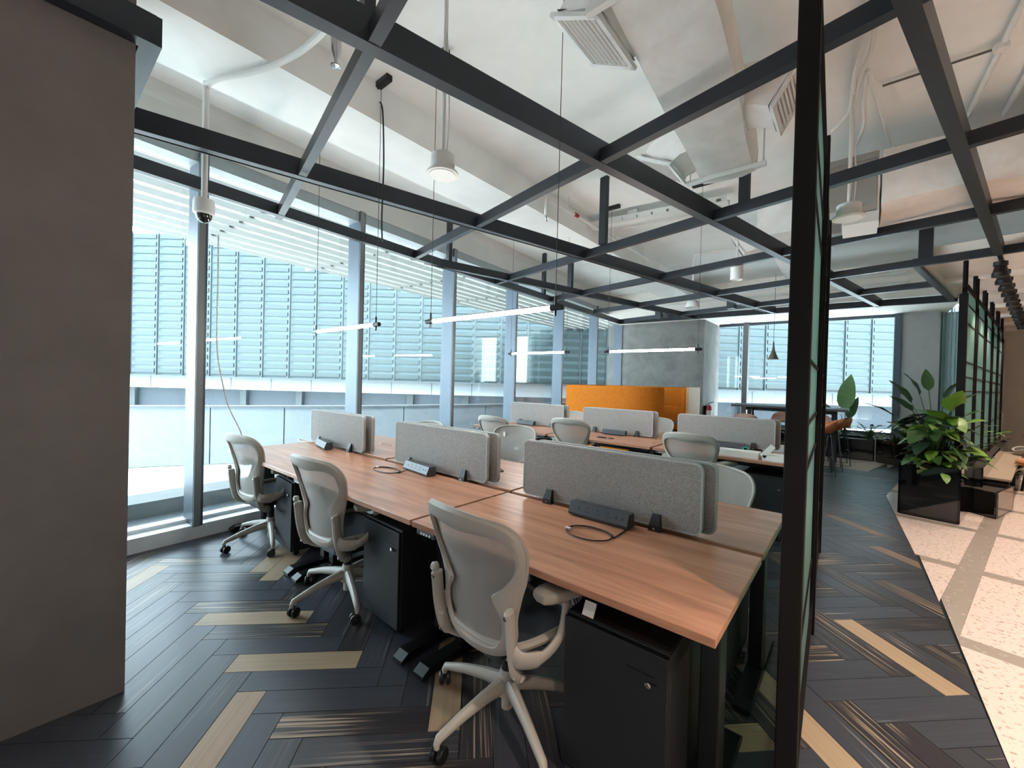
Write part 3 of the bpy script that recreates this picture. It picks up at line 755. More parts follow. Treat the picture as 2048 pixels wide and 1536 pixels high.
MB().beam((-2.86, 5.05, 3.56), (-1.2, 5.25, 3.56), .16, .02).build('tray_bed', 'pipe_white', tr)
for s in (-.08, .08):
    MB().beam((-2.86, 5.05+s, 3.56), (-1.2, 5.25+s, 3.56), .012, .07).build('tray_side', 'pipe_white', tr)
for i in range(9):
    MB().box((-2.8+.19*i, 5.06+.022*i, 3.585), (.05, .17, .03)).build('tray_rung', 'ext_slat', tr)
MB().box((-2.3, 5.12, 3.64), (.12, .06, .13)).build('tray_bracket', 'pipe_white', tr)
jb = thing('junction_box', 'white junction box with grey conduits above the first frame crossing', 'junction box', (-2.18, 1.22, 3.46))
MB().rbox((0, 0, 0), (.09, .09, .1), .006).build('box_body', 'pipe_white', jb)
MB().tube(smooth_path([(0, 0, .05), (.03, -.05, .12), (.05, -.2, .22), (.1, -.6, .25)], 4), .014, 8).build('conduit_pipe', 'pipe_white', jb)
MB().tube(smooth_path([(.02, .02, -.05), (.03, 0, 0.0), (.07, -.08, .1), (.1, -.2, .24)], 4), .006, 6).build('wire', 'cable_black', jb)
pipe('ceiling_pipe', 'thin white pipe along the ceiling behind the frame toward the far soffit', 'pipe', [(-2.75, 5.6, 3.69), (-1.4, 5.75, 3.69), (-.3, 5.9, 3.69)], .012, smooth=False)
pipe('ceiling_pipe', 'long white pipe along the far bulkhead above the booth', 'pipe', [(-4.2, 9.88, 3.5), (-1.2, 9.9, 3.5), (.6, 9.9, 3.5)], .03, smooth=False)
pipe('ceiling_pipe', 'second white pipe lower on the far bulkhead above the booth', 'pipe', [(-3.9, 9.9, 3.34), (.6, 9.93, 3.34)], .02, smooth=False)
# right-hand conduits
rc = [[(1735, -40), (1738, 60), (1712, 140), (1700, 220), (1665, 262)], [(1760, -40), (1745, 90), (1722, 150), (1706, 230), (1702, 290)], [(1735, 140), (1762, 220), (1781, 290)], [(1735, 145), (1728, 205), (1728, 250), (1712, 290)]]
lab = ['leftmost white cable conduit snaking down to the fan unit', 'second white conduit running beside the leftmost one to the fan unit', 'white hose dropping diagonally onto the branch duct', 'short white conduit looping above the fan unit']
for pts, lb in zip(rc, lab): pipe('ceiling_conduit', lb, 'conduit', [at(x, y, 3.64) for x, y in pts], .014)
pipe('ceiling_conduit', 'straight white conduit at the top right corner with a junction ring', 'conduit', [at(2060, -20, 3.68), at(2005, 92, 3.68), at(1928, 248, 3.68)], .018, smooth=False)
pipe('ceiling_conduit', 'straight white conduit nearest the right edge of the ceiling', 'conduit', [at(2070, 120, 3.68), at(2008, 228, 3.68)], .018, smooth=False)
p = at(2003, 94, 3.66); tag(MB().lathe([(0, -.02), (.035, -.02), (.04, 0), (.035, .02), (0, .02)], 14, p).build('conduit_ring', 'pipe_white'), 'white junction ring on the conduit at the top right corner', 'fitting')
a, c = at(1765, 172, 3.69), at(2003, 94, 3.69)
pipe('ceiling_conduit', 'thin grey conduit crossing the ceiling behind the right frame beam', 'conduit', [a, c], .008, 'ext_slat', smooth=False)

# ================================================================== LINEAR PENDANT LAMPS
def linear_lamp(xa, xb, Y, z, label):
    L = xb-xa; cx = (xa+xb)/2
    t = thing('linear_pendant', label, 'lamp', (cx, Y, z), 0, 'linear pendant lamps over the desks')
    M = Matrix.Rotation(R(90), 3, 'Y')
    MB().tube([(-L/2+.05, 0, 0), (L/2-.05, 0, 0)], .014, 12).build('light_tube', 'led_white', t, smooth=True)
    MB().beam((-L/2, 0, .013), (L/2, 0, .0135), .006, .006).build('top_rail', 'black_metal', t)
    for s in (-1, 1):
        e = MB().tube([(s*(L/2-.06), 0, 0), (s*(L/2+.015), 0, 0)], .016, 12).build('end_cap', 'black_metal', t)
        MB().tube([(s*(L/2-.03), 0, -.045), (s*(L/2-.03), 0, .06)], .007, 8).build('end_pin', 'black_metal', t)
        MB().tube([(s*(L/2-.03), 0, .05), (s*(L/2-.03), 0, ZC-z-.03)], .0022, 5).build('suspension_wire', 'cable_black', t)
        MB().rbox((s*(L/2-.03), 0, ZC-z-.02), (.22, .05, .045), .004).build('ceiling_box', 'black_metal', t)
    return t
LZ = 1.85
linear_lamp(-3.89, -2.83, 1.765, LZ, 'lit linear pendant lamp over the desks by the window, leftmost of the four')
linear_lamp(-2.36, -1.24, 1.87, LZ, 'lit linear pendant lamp nearest the camera, the longest in the picture')
linear_lamp(-4.08, -3.03, 4.80, LZ, 'lit linear pendant lamp hanging further back in front of the window mullions')
linear_lamp(-2.51, -1.35, 4.88, LZ, 'lit linear pendant lamp hanging in front of the concrete wall')
pipe('lamp_cable', 'black power cable looping down from the pendant box by the first frame crossing', 'cable', [(-2.86, 1.76, 3.68), (-2.93, 1.76, 3.66), (-2.92, 1.78, 3.6), (-2.86, 1.78, 3.5), (-2.86, 1.8, 3.1), (-2.87, 1.8, 2.7), (-2.84, 1.79, 2.5)], .006, 'cable_black')

pts = [onwall(x, y, .06) for x, y in ((437, 470), (436, 560), (434, 690), (444, 760), (458, 815), (480, 860), (492, 900))]
pipe('blind_cord', 'thin white cord hanging down the first window mullion behind the chair', 'cord', pts, .006, 'white_plastic')

# ================================================================== DESKS
DW, DD, DH = 1.37, .72, .75
def make_desk(label):
    t = thing('office_desk', label, 'desk', (0, 0, 0), 0, 'oak topped height-adjustable desks')
    MB().rbox((0, 0, DH-.014), (DW, DD, .028), .003).build('table_top', 'desk_oak', t)
    for s in (-1, 1):
        x = s*(DW/2-.075)
        MB().rbox((x, -.05, .40), (.062, .095, .68), .004).build('leg', 'black_metal', t)
        b = MB(); w = .036
        prof = [(-.33, .012), (-.33, .03), (-.29, .055), (.29, .055), (.33, .03), (.33, .012)]
        b.add([(x+sx*w, y-.03, z) for sx in (-1, 1) for y, z in prof], [(0, 1, 2, 3, 4, 5), (11, 10, 9, 8, 7, 6)]+[(i, 6+i, 6+(i+1) % 6, (i+1) % 6) for i in range(6)])
        b.build('foot', 'black_metal', t)
        for y in (-.31, .25):
            MB().lathe([(0, 0), (.02, 0), (.02, .013), (0, .013)], 10, (x, y, 0)).build('foot_glide', 'black_plastic', t)
        MB().box((x, 0, DH-.043), (.05, DD-.12, .03)).build('side_bracket', 'black_metal', t)
    MB().box((0, 0, DH-.055), (DW-.2, .07, .05)).build('crossbar', 'black_metal', t)
    MB().box((0, .2, DH-.10), (DW-.4, .14, .09)).build('cable_trough', 'black_metal', t)
    hs = MB().rbox((-DW/2+.10, -DD/2+.03, DH-.042), (.13, .055, .024), .004).build('control_panel', 'strip_dark', t)
    for i in range(4): MB().lathe([(0, 0), (.006, 0), (.006, .003), (0, .003)], 10, (-DW/2+.075+.02*i, -DD/2+.002, DH-.042), Matrix.Rotation(R(90), 3, 'X')).build('control_button', 'white_plastic', hs)
    return t
R1, R2, R3, R4 = 1.598, 2.36, 4.83, 5.60
DX = [-.965, -2.345, -3.722]
DX2 = [-1.02, -2.42, -3.83]
wh = ['front row nearest the camera', 'front row, middle of the three', 'front row beside the tall window']
wh2 = ['second row, behind the nearest grey divider', 'second row, behind the middle divider', 'second row beside the tall window']
wh3 = ['far cluster nearest the black post, facing side', 'far cluster, middle of the near side', 'far cluster near side by the window']
wh4 = ['far cluster back side near the black post', 'far cluster back side, middle', 'far cluster back side by the window']
desk0 = make_desk('oak topped desk in the '+wh[0]); desk0.location = (DX[0], R1, 0)
for i in (1, 2): dup(desk0, (DX[i], R1+(.0, -.005, .004)[i], (0, .003, -.002)[i]), 0, 'oak topped desk in the '+wh[i])
for i in range(3): dup(desk0, (DX[i], R2, (0, .004, .01)[i]), math.pi, 'oak topped desk in the '+wh2[i])
for i in range(3): dup(desk0, (DX2[i], R3, 0), 0, 'oak topped desk, '+wh3[i])
for i in range(3): dup(desk0, (DX2[i], R4, 0), math.pi, 'oak topped desk, '+wh4[i])

# ---- felt dividers
def make_divider(label, w=1.02, h=.325, strip=True):
    t = thing('desk_divider', label, 'divider', (0, 0, 0), 0, 'grey felt desk dividers')
    out = rrect(w, h, .035, 6); n = len(out)
    b = MB(); b.add([(x, -.011, z+h/2) for x, z in out]+[(x, .011, z+h/2) for x, z in out], [tuple(range(n))[::-1], tuple(range(n, 2*n))]+[(i, (i+1) % n, n+(i+1) % n, n+i) for i in range(n)])
    b.build('felt_panel', 'felt_grey', t)
    inn = rrect(w-.012, h-.012, .03, 6); e = MB()
    e.add([(x, y, z+h/2) for y in (-.0125, .0125) for x, z in rrect(w+.003, h+.003, .036, 6)]+[(x, y, z+h/2) for y in (-.0125, .0125) for x, z in inn],
          [q for i in range(n) for q in ((i, (i+1) % n, n+(i+1) % n, n+i), (i, 2*n+i, 2*n+(i+1) % n, (i+1) % n), (n+i, n+(i+1) % n, 3*n+(i+1) % n, 3*n+i))])
    e.build('edge_seam', 'felt_edge', t)
    for x in (-.31, .31):
        c = MB(); c.add([(x+sx*k, y, z) for sx in (-1, 1) for (k, y, z) in ((.028, -.05, -.016), (.028, -.016, -.016), (.022, -.016, .06), (.018, -.026, .062), (.026, -.048, .012))],
                        [(0, 1, 2, 3, 4), (9, 8, 7, 6, 5)]+[(i, 5+i, 5+(i+1) % 5, (i+1) % 5) for i in range(5)])
        cl = c.build('clamp', 'black_plastic', t)
        MB().lathe([(0, 0), (.005, 0), (.005, .003), (0, .003)], 8, (x, -.051, -.002), Matrix.Rotation(R(90), 3, 'X')).build('screw', 'chrome', cl)
    return t
div0 = make_divider('grey felt divider facing the camera on the nearest desk')
def place_div(first, x, y, rz, label, z=DH+.016):
    if first: div0.location = (x, y, z); div0.rotation_euler.z = rz; div0['label'] = label; return div0
    return dup(div0, (x, y, z), rz, label)
DVX = [-1.03, -2.36, -3.87]
for i in range(3):
    place_div(i == 0, DVX[i], 1.985, 0, ['wide grey felt divider facing the camera on the nearest desk', 'grey felt divider facing the camera on the middle front desk', 'grey felt divider facing the camera on the front desk by the window'][i])
    place_div(False, DVX[i]+.045, 2.045, math.pi, ['grey felt divider right behind the wide nearest one', 'grey felt divider right behind the middle front one', 'grey felt divider right behind the one by the window'][i])
DV2 = [-1.17, -2.50, -3.85]
for i in range(3):
    place_div(False, DV2[i], 5.22, 0, ['grey felt divider on the far cluster beside the black post', 'grey felt divider in front of the orange booth', 'grey felt divider on the far cluster by the window'][i])
    place_div(False, DV2[i]+.04, 5.28, math.pi, ['rear grey felt divider on the far cluster beside the black post', 'rear grey felt divider close behind the one before the orange booth', 'rear grey felt divider on the far cluster by the window'][i])

# ---- power strips
def make_strip(label):
    t = thing('power_strip', label, 'power strip', (0, 0, 0), 0, 'desktop power strips')
    L = .165; pr = [(-.045, 0), (-.05, .012), (-.028, .062), (.02, .062), (.028, .05), (.03, 0)]
    b = MB(); n = len(pr); b.add([(s*L, y, z+.008) for s in (-1, 1) for y, z in pr], [tuple(range(n)), tuple(range(2*n-1, n-1, -1))]+[(i, n+i, n+(i+1) % n, (i+1) % n) for i in range(n)])
    b.build('strip_body', 'strip_dark', t)
    MB().box((0, -.005, .005), (.27, .05, .01)).build('strip_base', 'black_plastic', t)
    nrm = Vector((0, -.05, .022)).normalized(); up = Vector((0, .022, .05)).normalized(); c0 = Vector((0, -.039, .045))
    def slot(x, a, w, h): return c0+Vector((x, 0, 0))+up*a
    for x in (-.058, 0, .058):
        s = MB()
        for dx, da, w, h in ((0, .010, .005, .013), (-.009, -.009, .011, .004), (.009, -.009, .011, .004)):
            p = c0+Vector((x+dx, 0, 0))+up*da; e = Vector((w/2, 0, 0)); f = up*(h/2)
            q = [p-e-f, p+e-f, p+e+f, p-e+f]; s.add([v+nrm*.0008 for v in q]+[v-nrm*.002 for v in q], [(0, 1, 2, 3), (0, 4, 5, 1), (1, 5, 6, 2), (2, 6, 7, 3), (3, 7, 4, 0)])
        s.build('socket', 'socket_black', t)
    for x, w in ((-.105, .012), (.105, .014), (.135, .009)):
        s = MB(); p = c0+Vector((x, 0, 0)); e = Vector((w/2, 0, 0)); f = up*.006; q = [p-e-f, p+e-f, p+e+f, p-e+f]
        s.add([v+nrm*.0008 for v in q]+[v-nrm*.002 for v in q], [(0, 1, 2, 3), (0, 4, 5, 1), (1, 5, 6, 2), (2, 6, 7, 3), (3, 7, 4, 0)]); s.build('data_port', 'socket_black', t)
    return t
ps = make_strip('black power strip on the nearest desk')
def strip_at(first, px, py, label, rz=0):
    p = at(px, py, DH)
    p.y = min(p.y, 1.905)
    if first: ps.location = p; ps.rotation_euler.z = rz
    else: dup(ps, p, rz, label)
strip_at(True, 1202, 1040, '', -.03)
strip_at(False, 852, 943, 'dark grey power strip by the divider on the middle front desk', -.12)
strip_at(False, 668, 893, 'pale power strip by the divider on the front desk near the window', -.2)
for i, (x, y) in enumerate(((1462, 893), (1240, 868), (1052, 850))):
    p = at(x, y, DH); dup(ps, (p.x, 5.12, DH), 0, ['power strip on the far desk beside the black post', 'power strip below the divider in front of the orange booth', 'power strip on the far desk by the window'][i])

# ---- loose cables on the desks
def coil(cx, cy, z, rx, ry, label, m_='cable_black', rot=0, turns=1.5, tail=None, r=.0036):
    pts = []
    n = int(28*turns)
    for i in range(n+1):
        t = 2*math.pi*turns*i/n+rot; k = 1-.1*i/n
        pts.append((cx+rx*k*math.cos(t), cy+ry*k*math.sin(t), z+r+.002+.004*(i/n)))
    if tail: pts = [Vector(tail)+(Vector(pts[0])-Vector(tail))*s for s in (0, .35, .7)]+pts
    o = thing('desk_cable', label, 'cable', (cx, cy, z), 0, 'coiled cables on desks')
    MB().tube([Vector(p)-Vector((cx, cy, z)) for p in pts], r, 6).build('cable_loop', m_, o, smooth=True)
    e = Vector(pts[-1])-Vector((cx, cy, z))
    MB().rbox(e+Vector((0, 0, .002)), (.026, .013, .01), .002, .3).build('connector', 'white_plastic', o)
    return o
p = at(1180, 1068, DH); coil(p.x, p.y-.01, DH, .115, .085, 'coiled black network cable on the nearest desk', rot=.3, tail=at(1268, 1050, DH))
p = at(778, 941, DH); coil(p.x, p.y-.02, DH, .14, .075, 'coiled dark cable on the middle front desk', rot=0, tail=at(822, 938, DH))
p = at(610, 884, DH); coil(p.x, p.y, DH, .14, .04, 'coiled reddish cable on the front desk by the window', 'cable_beige', .5, tail=at(645, 886, DH))
p = at(985, 941, DH); coil(p.x, p.y, DH, .10, .06, 'coiled grey cable on the second row desk behind the middle divider', 'cable_black', 0)
p = at(770, 892, DH); coil(p.x, p.y, DH, .10, .05, 'coiled cable on the second row desk by the window divider', 'cable_black', 0)
p = at(1215, 876, DH); coil(p.x, p.y-.05, DH, .12, .04, 'thin cable lying before the power strip of the middle far desk', 'cable_black', 2)

# ---- white boxes on the far desk by the post
bxp = at(1468, 912, DH)
t = thing('white_tray', 'long white cardboard tray on the far desk behind the mesh chair', 'box', (-.93, 4.62, DH))
for (c, d) in (((0, 0, .004), (.44, .14, .008)), ((0, -.07, .03), (.44, .006, .06)), ((0, .07, .03), (.44, .006, .06)), ((-.22, 0, .03), (.006, .14, .06)), ((.22, 0, .03), (.006, .14, .06))):
    MB().box(c, d).build('tray_wall' if c[2] > .01 else 'tray_floor', 'white_paper', t)
t = thing('open_white_box', 'open white box with a raised flap on the far desk beside the black post', 'box', (-.50, 4.64, DH))
for (c, d) in (((0, 0, .004), (.34, .2, .008)), ((0, -.1, .025), (.34, .006, .05)), ((0, .1, .025), (.34, .006, .05)), ((-.17, 0, .025), (.006, .2, .05)), ((.17, 0, .025), (.006, .2, .05))):
    MB().box(c, d).build('box_wall' if c[2] > .01 else 'box_floor', 'white_paper', t)
MB().box((-.13, -.1, .09), (.14, .006, .05), M=Matrix.Rotation(R(-50), 3, 'Y')).build('box_flap', 'white_paper', t)
t = thing('tape_dispenser', 'small turquoise tape dispenser on the far desk by the power strip', 'tape', (-.88, 4.92, DH))
MB().lathe([(.018, 0), (.034, 0), (.034, .022), (.018, .022), (.018, 0)], 18, (0, 0, .034), Matrix.Rotation(R(90), 3, 'X')).build('tape_roll', 'teal_plastic', t)
MB().rbox((.05, -.01, .012), (.09, .03, .024), .004).build('dispenser_arm', 'teal_plastic', t)
t = thing('monitor_stand', 'dark monitor stand foot behind the far divider by the post', 'stand', (-.42, 5.75, DH))
MB().rbox((0, 0, .008), (.22, .2, .016), .004).build('stand_foot', 'black_plastic', t); MB().rbox((0, .03, .2), (.04, .03, .4), .005).build('stand_neck', 'black_plastic', t)
MB().rbox((0, 0.01, .42), (.3, .02, .2), .005).build('stand_screen', 'black_plastic', t)

# ================================================================== OFFICE CHAIRS
OUT = [(0, .395), (.08, .40), (.14, .42), (.18, .46), (.197, .52), (.199, .60), (.216, .68), (.246, .78), (.266, .87), (.269, .92), (.256, .97), (.216, 1.008), (.14, 1.024), (.07, 1.031), (0, 1.034)]
INN = [(0, .455), (.07, .458), (.115, .468), (.14, .49), (.158, .545), (.152, .60), (.108, .668), (.146, .715), (.198, .79), (.216, .86), (.207, .905), (.168, .932), (.105, .936), (.05, .93), (0, .926)]
KZ = .892
INN = [(x*(1.0 if z < .64 else 1.0+.10*min(1, (z-.64)/.12)), z+(.012 if z > .9 else (-.010 if z < .48 else 0))) for x, z in INN]
OUT = [(x, .395+(z-.395)*KZ) for x, z in OUT]; INN = [(x, .395+(z-.395)*KZ) for x, z in INN]
def yb(x, z):
    P = [(.36, -.185), (.45, -.203), (.54, -.214), (.62, -.218), (.72, -.236), (.83, -.272), (1.0, -.335)]
    for (a, ya), (b, yb_) in zip(P, P[1:]):
        if z <= b: y = ya+(yb_-ya)*(z-a)/(b-a); break
    else: y = P[-1][1]
    return y+.95*x*x
def full(L): return L+[(-x, z) for x, z in L[-2:0:-1]]
def dens(L, k=3):
    out = []
    for i in range(len(L)):
        p0, p1, p2, p3 = L[i-1], L[i], L[(i+1) % len(L)], L[(i+2) % len(L)]
        for j in range(k):
            t = j/k
            out.append(tuple(.5*((2*b)+(-a+c)*t+(2*a-5*b+4*c-d)*t*t+(-a+3*b-3*c+d)*t**3) for a, b, c, d in zip(p0, p1, p2, p3)))
    return out
def make_chair():
    t = thing('office_chair', '', 'chair', (0, 0, 0), 0, 'grey mesh office chairs')
    o, i_ = dens(full(OUT)), dens(full(INN)); n = len(o); b = MB(); loops = []
    for k, dy in ((0, 0), (.12, -.015), (.5, -.022), (.86, -.020), (1, -.006), (.9, .000), (.5, .001), (.12, .002)):
        loops.append([Vector((a[0]+(c[0]-a[0])*k, yb(a[0]+(c[0]-a[0])*k, a[1]+(c[1]-a[1])*k)+dy, a[1]+(c[1]-a[1])*k)) for a, c in zip(o, i_)])
    m_ = len(loops); fs = []
    for l in range(m_):
        for i in range(n): fs.append((l*n+i, l*n+(i+1) % n, ((l+1) % m_)*n+(i+1) % n, ((l+1) % m_)*n+i))
    b.add([v for L in loops for v in L], fs); b.build('back_frame', 'chair_grey', t, smooth=True)
    # woven panel stretched over the front of the frame, with a thin rim round it
    mo = [(a[0]+(c[0]-a[0])*.22, a[1]+(c[1]-a[1])*.22) for a, c in zip(o, i_)]; b = MB(); cz = .63; rg = 7; vs = [Vector((0, yb(0, cz)+.006, cz))]
    for k in range(1, rg+1):
        for x, z in mo: xx, zz = x*k/rg, cz+(z-cz)*k/rg; vs.append(Vector((xx, yb(xx, zz)+.006, zz)))
    fs = [(0, 1+i, 1+(i+1) % n) for i in range(n)]+[(1+k*n+i, 1+(k+1)*n+i, 1+(k+1)*n+(i+1) % n, 1+k*n+(i+1) % n) for k in range(rg-1) for i in range(n)]
    b.add(vs, fs).build('back_mesh', 'back_mesh', t, smooth=True)
    MB().tube([Vector((x*.985, yb(x, z)+.008, cz+(z-cz)*.985)) for x, z in o]+[Vector((o[0][0]*.985, yb(*o[0])+.008, cz+(o[0][1]-cz)*.985))], .0095, 8, False).build('back_rim', 'chair_grey', t, smooth=True)
    for s in (-1, 1):
        up = MB().tube(smooth_path([(s*.205, -.155, .355), (s*.212, -.185, .40), (s*.215, -.21, .50), (s*.216, -.222, .60), (s*.214, -.228, .635)], 3), [.015]+[.020]*11+[.013], 10, flat=(1.3, .85)).build('back_upright', 'chair_grey', t, smooth=True)
        for z, y in ((.612, -.245), (.375, -.198)):
            MB().lathe([(0, 0), (.009, 0), (.008, .004), (0, .005)], 10, (s*.215, y, z), Matrix.Rotation(R(90), 3, 'X')).build('screw', 'chrome', up)
        ar = MB().tube(smooth_path([(s*.212, -.205, .475), (s*.245, -.19, .455), (s*.285, -.12, .455), (s*.30, -.04, .50), (s*.30, -.005, .58), (s*.295, .0, .645)], 4), [.030]*8+[.022]*13, 10, flat=(1.25, .6)).build('arm_support', 'chair_grey', t, smooth=True)
        pb = bmesh.new(); bmesh.ops.create_uvsphere(pb, u_segments=14, v_segments=10, radius=1)
        for v in pb.verts:
            c = v.co; sg = lambda q: math.copysign(abs(q)**.55, q)
            v.co = Matrix.Rotation(R(-14*s), 3, 'Z') @ Vector((sg(c.x)*.05, sg(c.y)*.14, sg(c.z)*.026))
        pm = MB(); pb.verts.index_update(); pm.add([v.co+Vector((s*.295, .0, .665)) for v in pb.verts], [[v.index for v in f.verts] for f in pb.faces]); pb.free()
        pm.build('arm_pad', 'chair_pad', t, smooth=True)
    MB().tube(smooth_path([(-.208, -.16, .36), (-.18, -.12, .335), (-.08, -.07, .33), (.08, -.07, .33), (.18, -.12, .335), (.208, -.16, .36)], 4), .019, 8, flat=(.9, 1.1)).build('yoke', 'chair_grey', t, smooth=True)
    MB().lathe([(0, 0), (.018, .004), (.02, .02), (.012, .03), (0, .03)], 12, (-.212, -.225, .655), Matrix.Rotation(R(90), 3, 'X')).build('lumbar_knob', 'chair_grey', t, smooth=True)
    MB().rbox((-.245, -.20, .55), (.022, .04, .085), .008).build('lumbar_lever', 'white_plastic', t)
    so = [(.0, -.19), (.13, -.185), (.2, -.15), (.235, -.05), (.25, .08), (.245, .2), (.2, .265), (.1, .285), (0, .29)]
    so = dens(so+[(-x, y) for x, y in so[-2:0:-1]], 3); n = len(so)
    def zs(x, y): return .44+.5*x*x-(.9*max(0, y-.14)**2)*2+.02*max(0, -y)
    MB().tube([Vector((x, y, zs(x, y))) for x, y in so]+[Vector((*so[0], zs(*so[0])))], .017, 8, False).build('seat_frame', 'chair_grey', t, smooth=True)
    b = MB(); vs = [(0, .05, .432)]; rg = 5
    for k in range(1, rg+1):
        for x, y in so: xx, yy = x*k/rg, .05+(y-.05)*k/rg; vs.append((xx, yy, zs(xx, yy)-.012*(1-k/rg)))
    fs = [(0, 1+i, 1+(i+1) % n) for i in range(n)]+[(1+k*n+i, 1+(k+1)*n+i, 1+(k+1)*n+(i+1) % n, 1+k*n+(i+1) % n) for k in range(rg-1) for i in range(n)]
    b.add(vs, fs).build('seat_mesh', 'seat_mesh', t, smooth=True)
    MB().rbox((0, -.02, .365), (.17, .24, .075), .015).build('tilt_housing', 'strip_dark', t)
    MB().tube([(.09, .03, .37), (.22, .05, .37)], .007, 6).build('tilt_lever', 'strip_dark', t)
    MB().lathe([(0, .15), (.026, .15), (.026, .34), (0, .34)], 16).build('gas_column', 'caster_black', t, smooth=True)
    MB().lathe([(0, .045), (.022, .045), (.024, .10), (.045, .11), (.05, .15), (.036, .185), (.03, .215), (0, .215)], 20).build('base_hub', 'chair_grey', t, smooth=True)
    for k in range(5):
        a = R(-95+72*k); d = Vector((math.cos(a), math.sin(a), 0)); e = Vector((-math.sin(a), math.cos(a), 0))
        prof = [(.03, .150, .030, .036), (.12, .142, .024, .030), (.22, .124, .020, .024), (.30, .102, .018, .020), (.335, .092, .017, .018), (.345, .075, .014, .014), (.343, .060, .012, .012)]
        lg = MB(); ring = []
        for i, (r_, z, w, h) in enumerate(prof):
            nx = prof[min(i+1, len(prof)-1)]; pr = prof[max(i-1, 0)]; tg = Vector((nx[0]-pr[0], nx[1]-pr[1])).normalized(); nr = d*(-tg.y)+Vector((0, 0, tg.x))
            c = d*r_+Vector((0, 0, z))
            ring.append([c+e*(w*math.cos(q))+nr*(h*(math.sin(q) if math.sin(q) > 0 else math.sin(q)*.8)) for q in [2*math.pi*j/10 for j in range(10)]])
        vs = [p for r_ in ring for p in r_]; fs = [(i*10+j, i*10+(j+1) % 10, (i+1)*10+(j+1) % 10, (i+1)*10+j) for i in range(len(ring)-1) for j in range(10)]
        lg.add(vs, fs+[tuple(range(10))[::-1], tuple(range(len(vs)-10, len(vs)))]).build('base_leg', 'chair_grey', t, smooth=True)
        f = R(-95+72*k+35*((k*7) % 5-2)); wd = Vector((math.cos(f), math.sin(f), 0)); cc = d*.343-Vector((-wd.y, wd.x, 0))*.012
        Mx = wd.to_track_quat('Z', 'Y').to_matrix(); cs = MB()
        for s in (-1, 1): cs.lathe([(0, -.010), (.026, -.010), (.030, -.006), (.030, .006), (.026, .010), (0, .010)], 16, cc+wd*(.016*s)+Vector((0, 0, .030)), Mx)
        cs.tube([d*.343+Vector((0, 0, .07)), cc+Vector((0, 0, .032))], .009, 6)
        cs.build('caster', 'caster_black', t, smooth=True)
    return t
chair0 = make_chair()
def chair(x, y, rz, label, first=False):
    if first: chair0.location = (x, y, 0); chair0.rotation_euler.z = rz; chair0['label'] = label; return chair0
    return dup(chair0, (x, y, 0), rz, label)
chair(-1.12, 1.36, R(-4), 'grey mesh office chair nearest the camera at the front desk', True)
chair(-2.54, 1.40, R(4), 'grey mesh office chair at the middle front desk, seen from behind')
chair(-3.86, 1.41, R(6), 'grey mesh office chair at the front desk beside the window')
def lift(o, dz):
    for ch in o.children:
        if not ch.name.startswith(('base_', 'caster', 'gas')): ch.location.z += dz
lift(chair(-.755, 2.76, R(176), 'mesh office chair behind the widest divider, facing the camera at its right end'), -.055)
chair(-2.75, 3.16, R(186), 'pale mesh chair facing the camera between the front dividers, with a small white tag')
lift(chair(-3.95, 2.95, R(178), 'mesh chair facing the camera behind the window divider of the second row'), -.04)
lift(chair(-1.25, 4.48, R(-2), 'grey mesh chair seen from behind, nearest the black post at the far cluster'), .015)
lift(chair(-2.74, 4.62, R(3), 'grey mesh chair seen from behind in front of the orange booth'), .035)
chair(-3.78, 4.36, R(0), 'grey mesh chair seen from behind at the far desk by the window')
lift(chair(-2.41, 6.27, R(184), 'pale mesh chair beyond the divider in front of the orange booth, right side'), -.05)
lift(chair(-3.95, 6.2, R(178), 'pale mesh chair beyond the far desks, just left of the orange booth'), -.05)
p = Vector((-2.75, 3.16, 0)); M_ = Matrix.Rotation(R(186), 3, 'Z')
lc = M_ @ Vector((.15, yb(.15, .86)+.014, .86))
tag(MB().box((p.x+lc.x, p.y+lc.y, lc.z), (.024, .003, .05), R(186)).build('chair_tag', 'white_paper'), 'small white paper tag stuck on the pale mesh chair', 'tag')

# ================================================================== PEDESTALS
def make_ped():
    t = thing('pedestal_cabinet', '', 'cabinet', (0, 0, 0), 0, 'black mobile pedestals under the desks')
    MB().rbox((0, .255, .325), (.38, .49, .55), .004).build('cabinet_body', 'cabinet_black', t)
    MB().rbox((0, .0, .322), (.376, .018, .538), .003).build('cabinet_door', 'cabinet_black', t)
    MB().box((0, .25, .601), (.37, .47, .004)).build('cabinet_lid', 'cabinet_black', t)
    MB().box((.10, -.0105, .515), (.10, .002, .004)).build('handle_groove', 'socket_black', t)
    k = MB().lathe([(0, 0), (.010, 0), (.010, .012), (.006, .015), (0, .015)], 14, (.13, -.009, .49), Matrix.Rotation(R(90), 3, 'X')).build('lock', 'chrome', t)
    MB().box((.145, -.012, .49), (.02, .006, .014)).build('key_flag', 'black_plastic', k)
    for x in (-.13, .13):
        for y in (.05, .43):
            c = MB()
            for s in (-1, 1): c.lathe([(0, -.008), (.022, -.008), (.024, 0), (.022, .008), (0, .008)], 12, (x+.011*s, y, .024), Matrix.Rotation(R(90), 3, 'Y'))
            c.box((x, y, .045), (.014, .02, .014)); c.build('caster', 'caster_black', t)
    return t
ped = make_ped(); ped.location = (-.615, 1.31, 0); ped['label'] = 'black mobile pedestal under the nearest desk, right of its chair'
dup(ped, (-2.09, 1.36, 0), R(-2), 'black mobile pedestal between the nearest two chairs')
dup(ped, (-3.56, 1.40, 0), R(-4), 'black mobile pedestal by the window chair')
dup(ped, (-.62, 2.62, 0), math.pi, 'black mobile pedestal under the second row desk by the post')
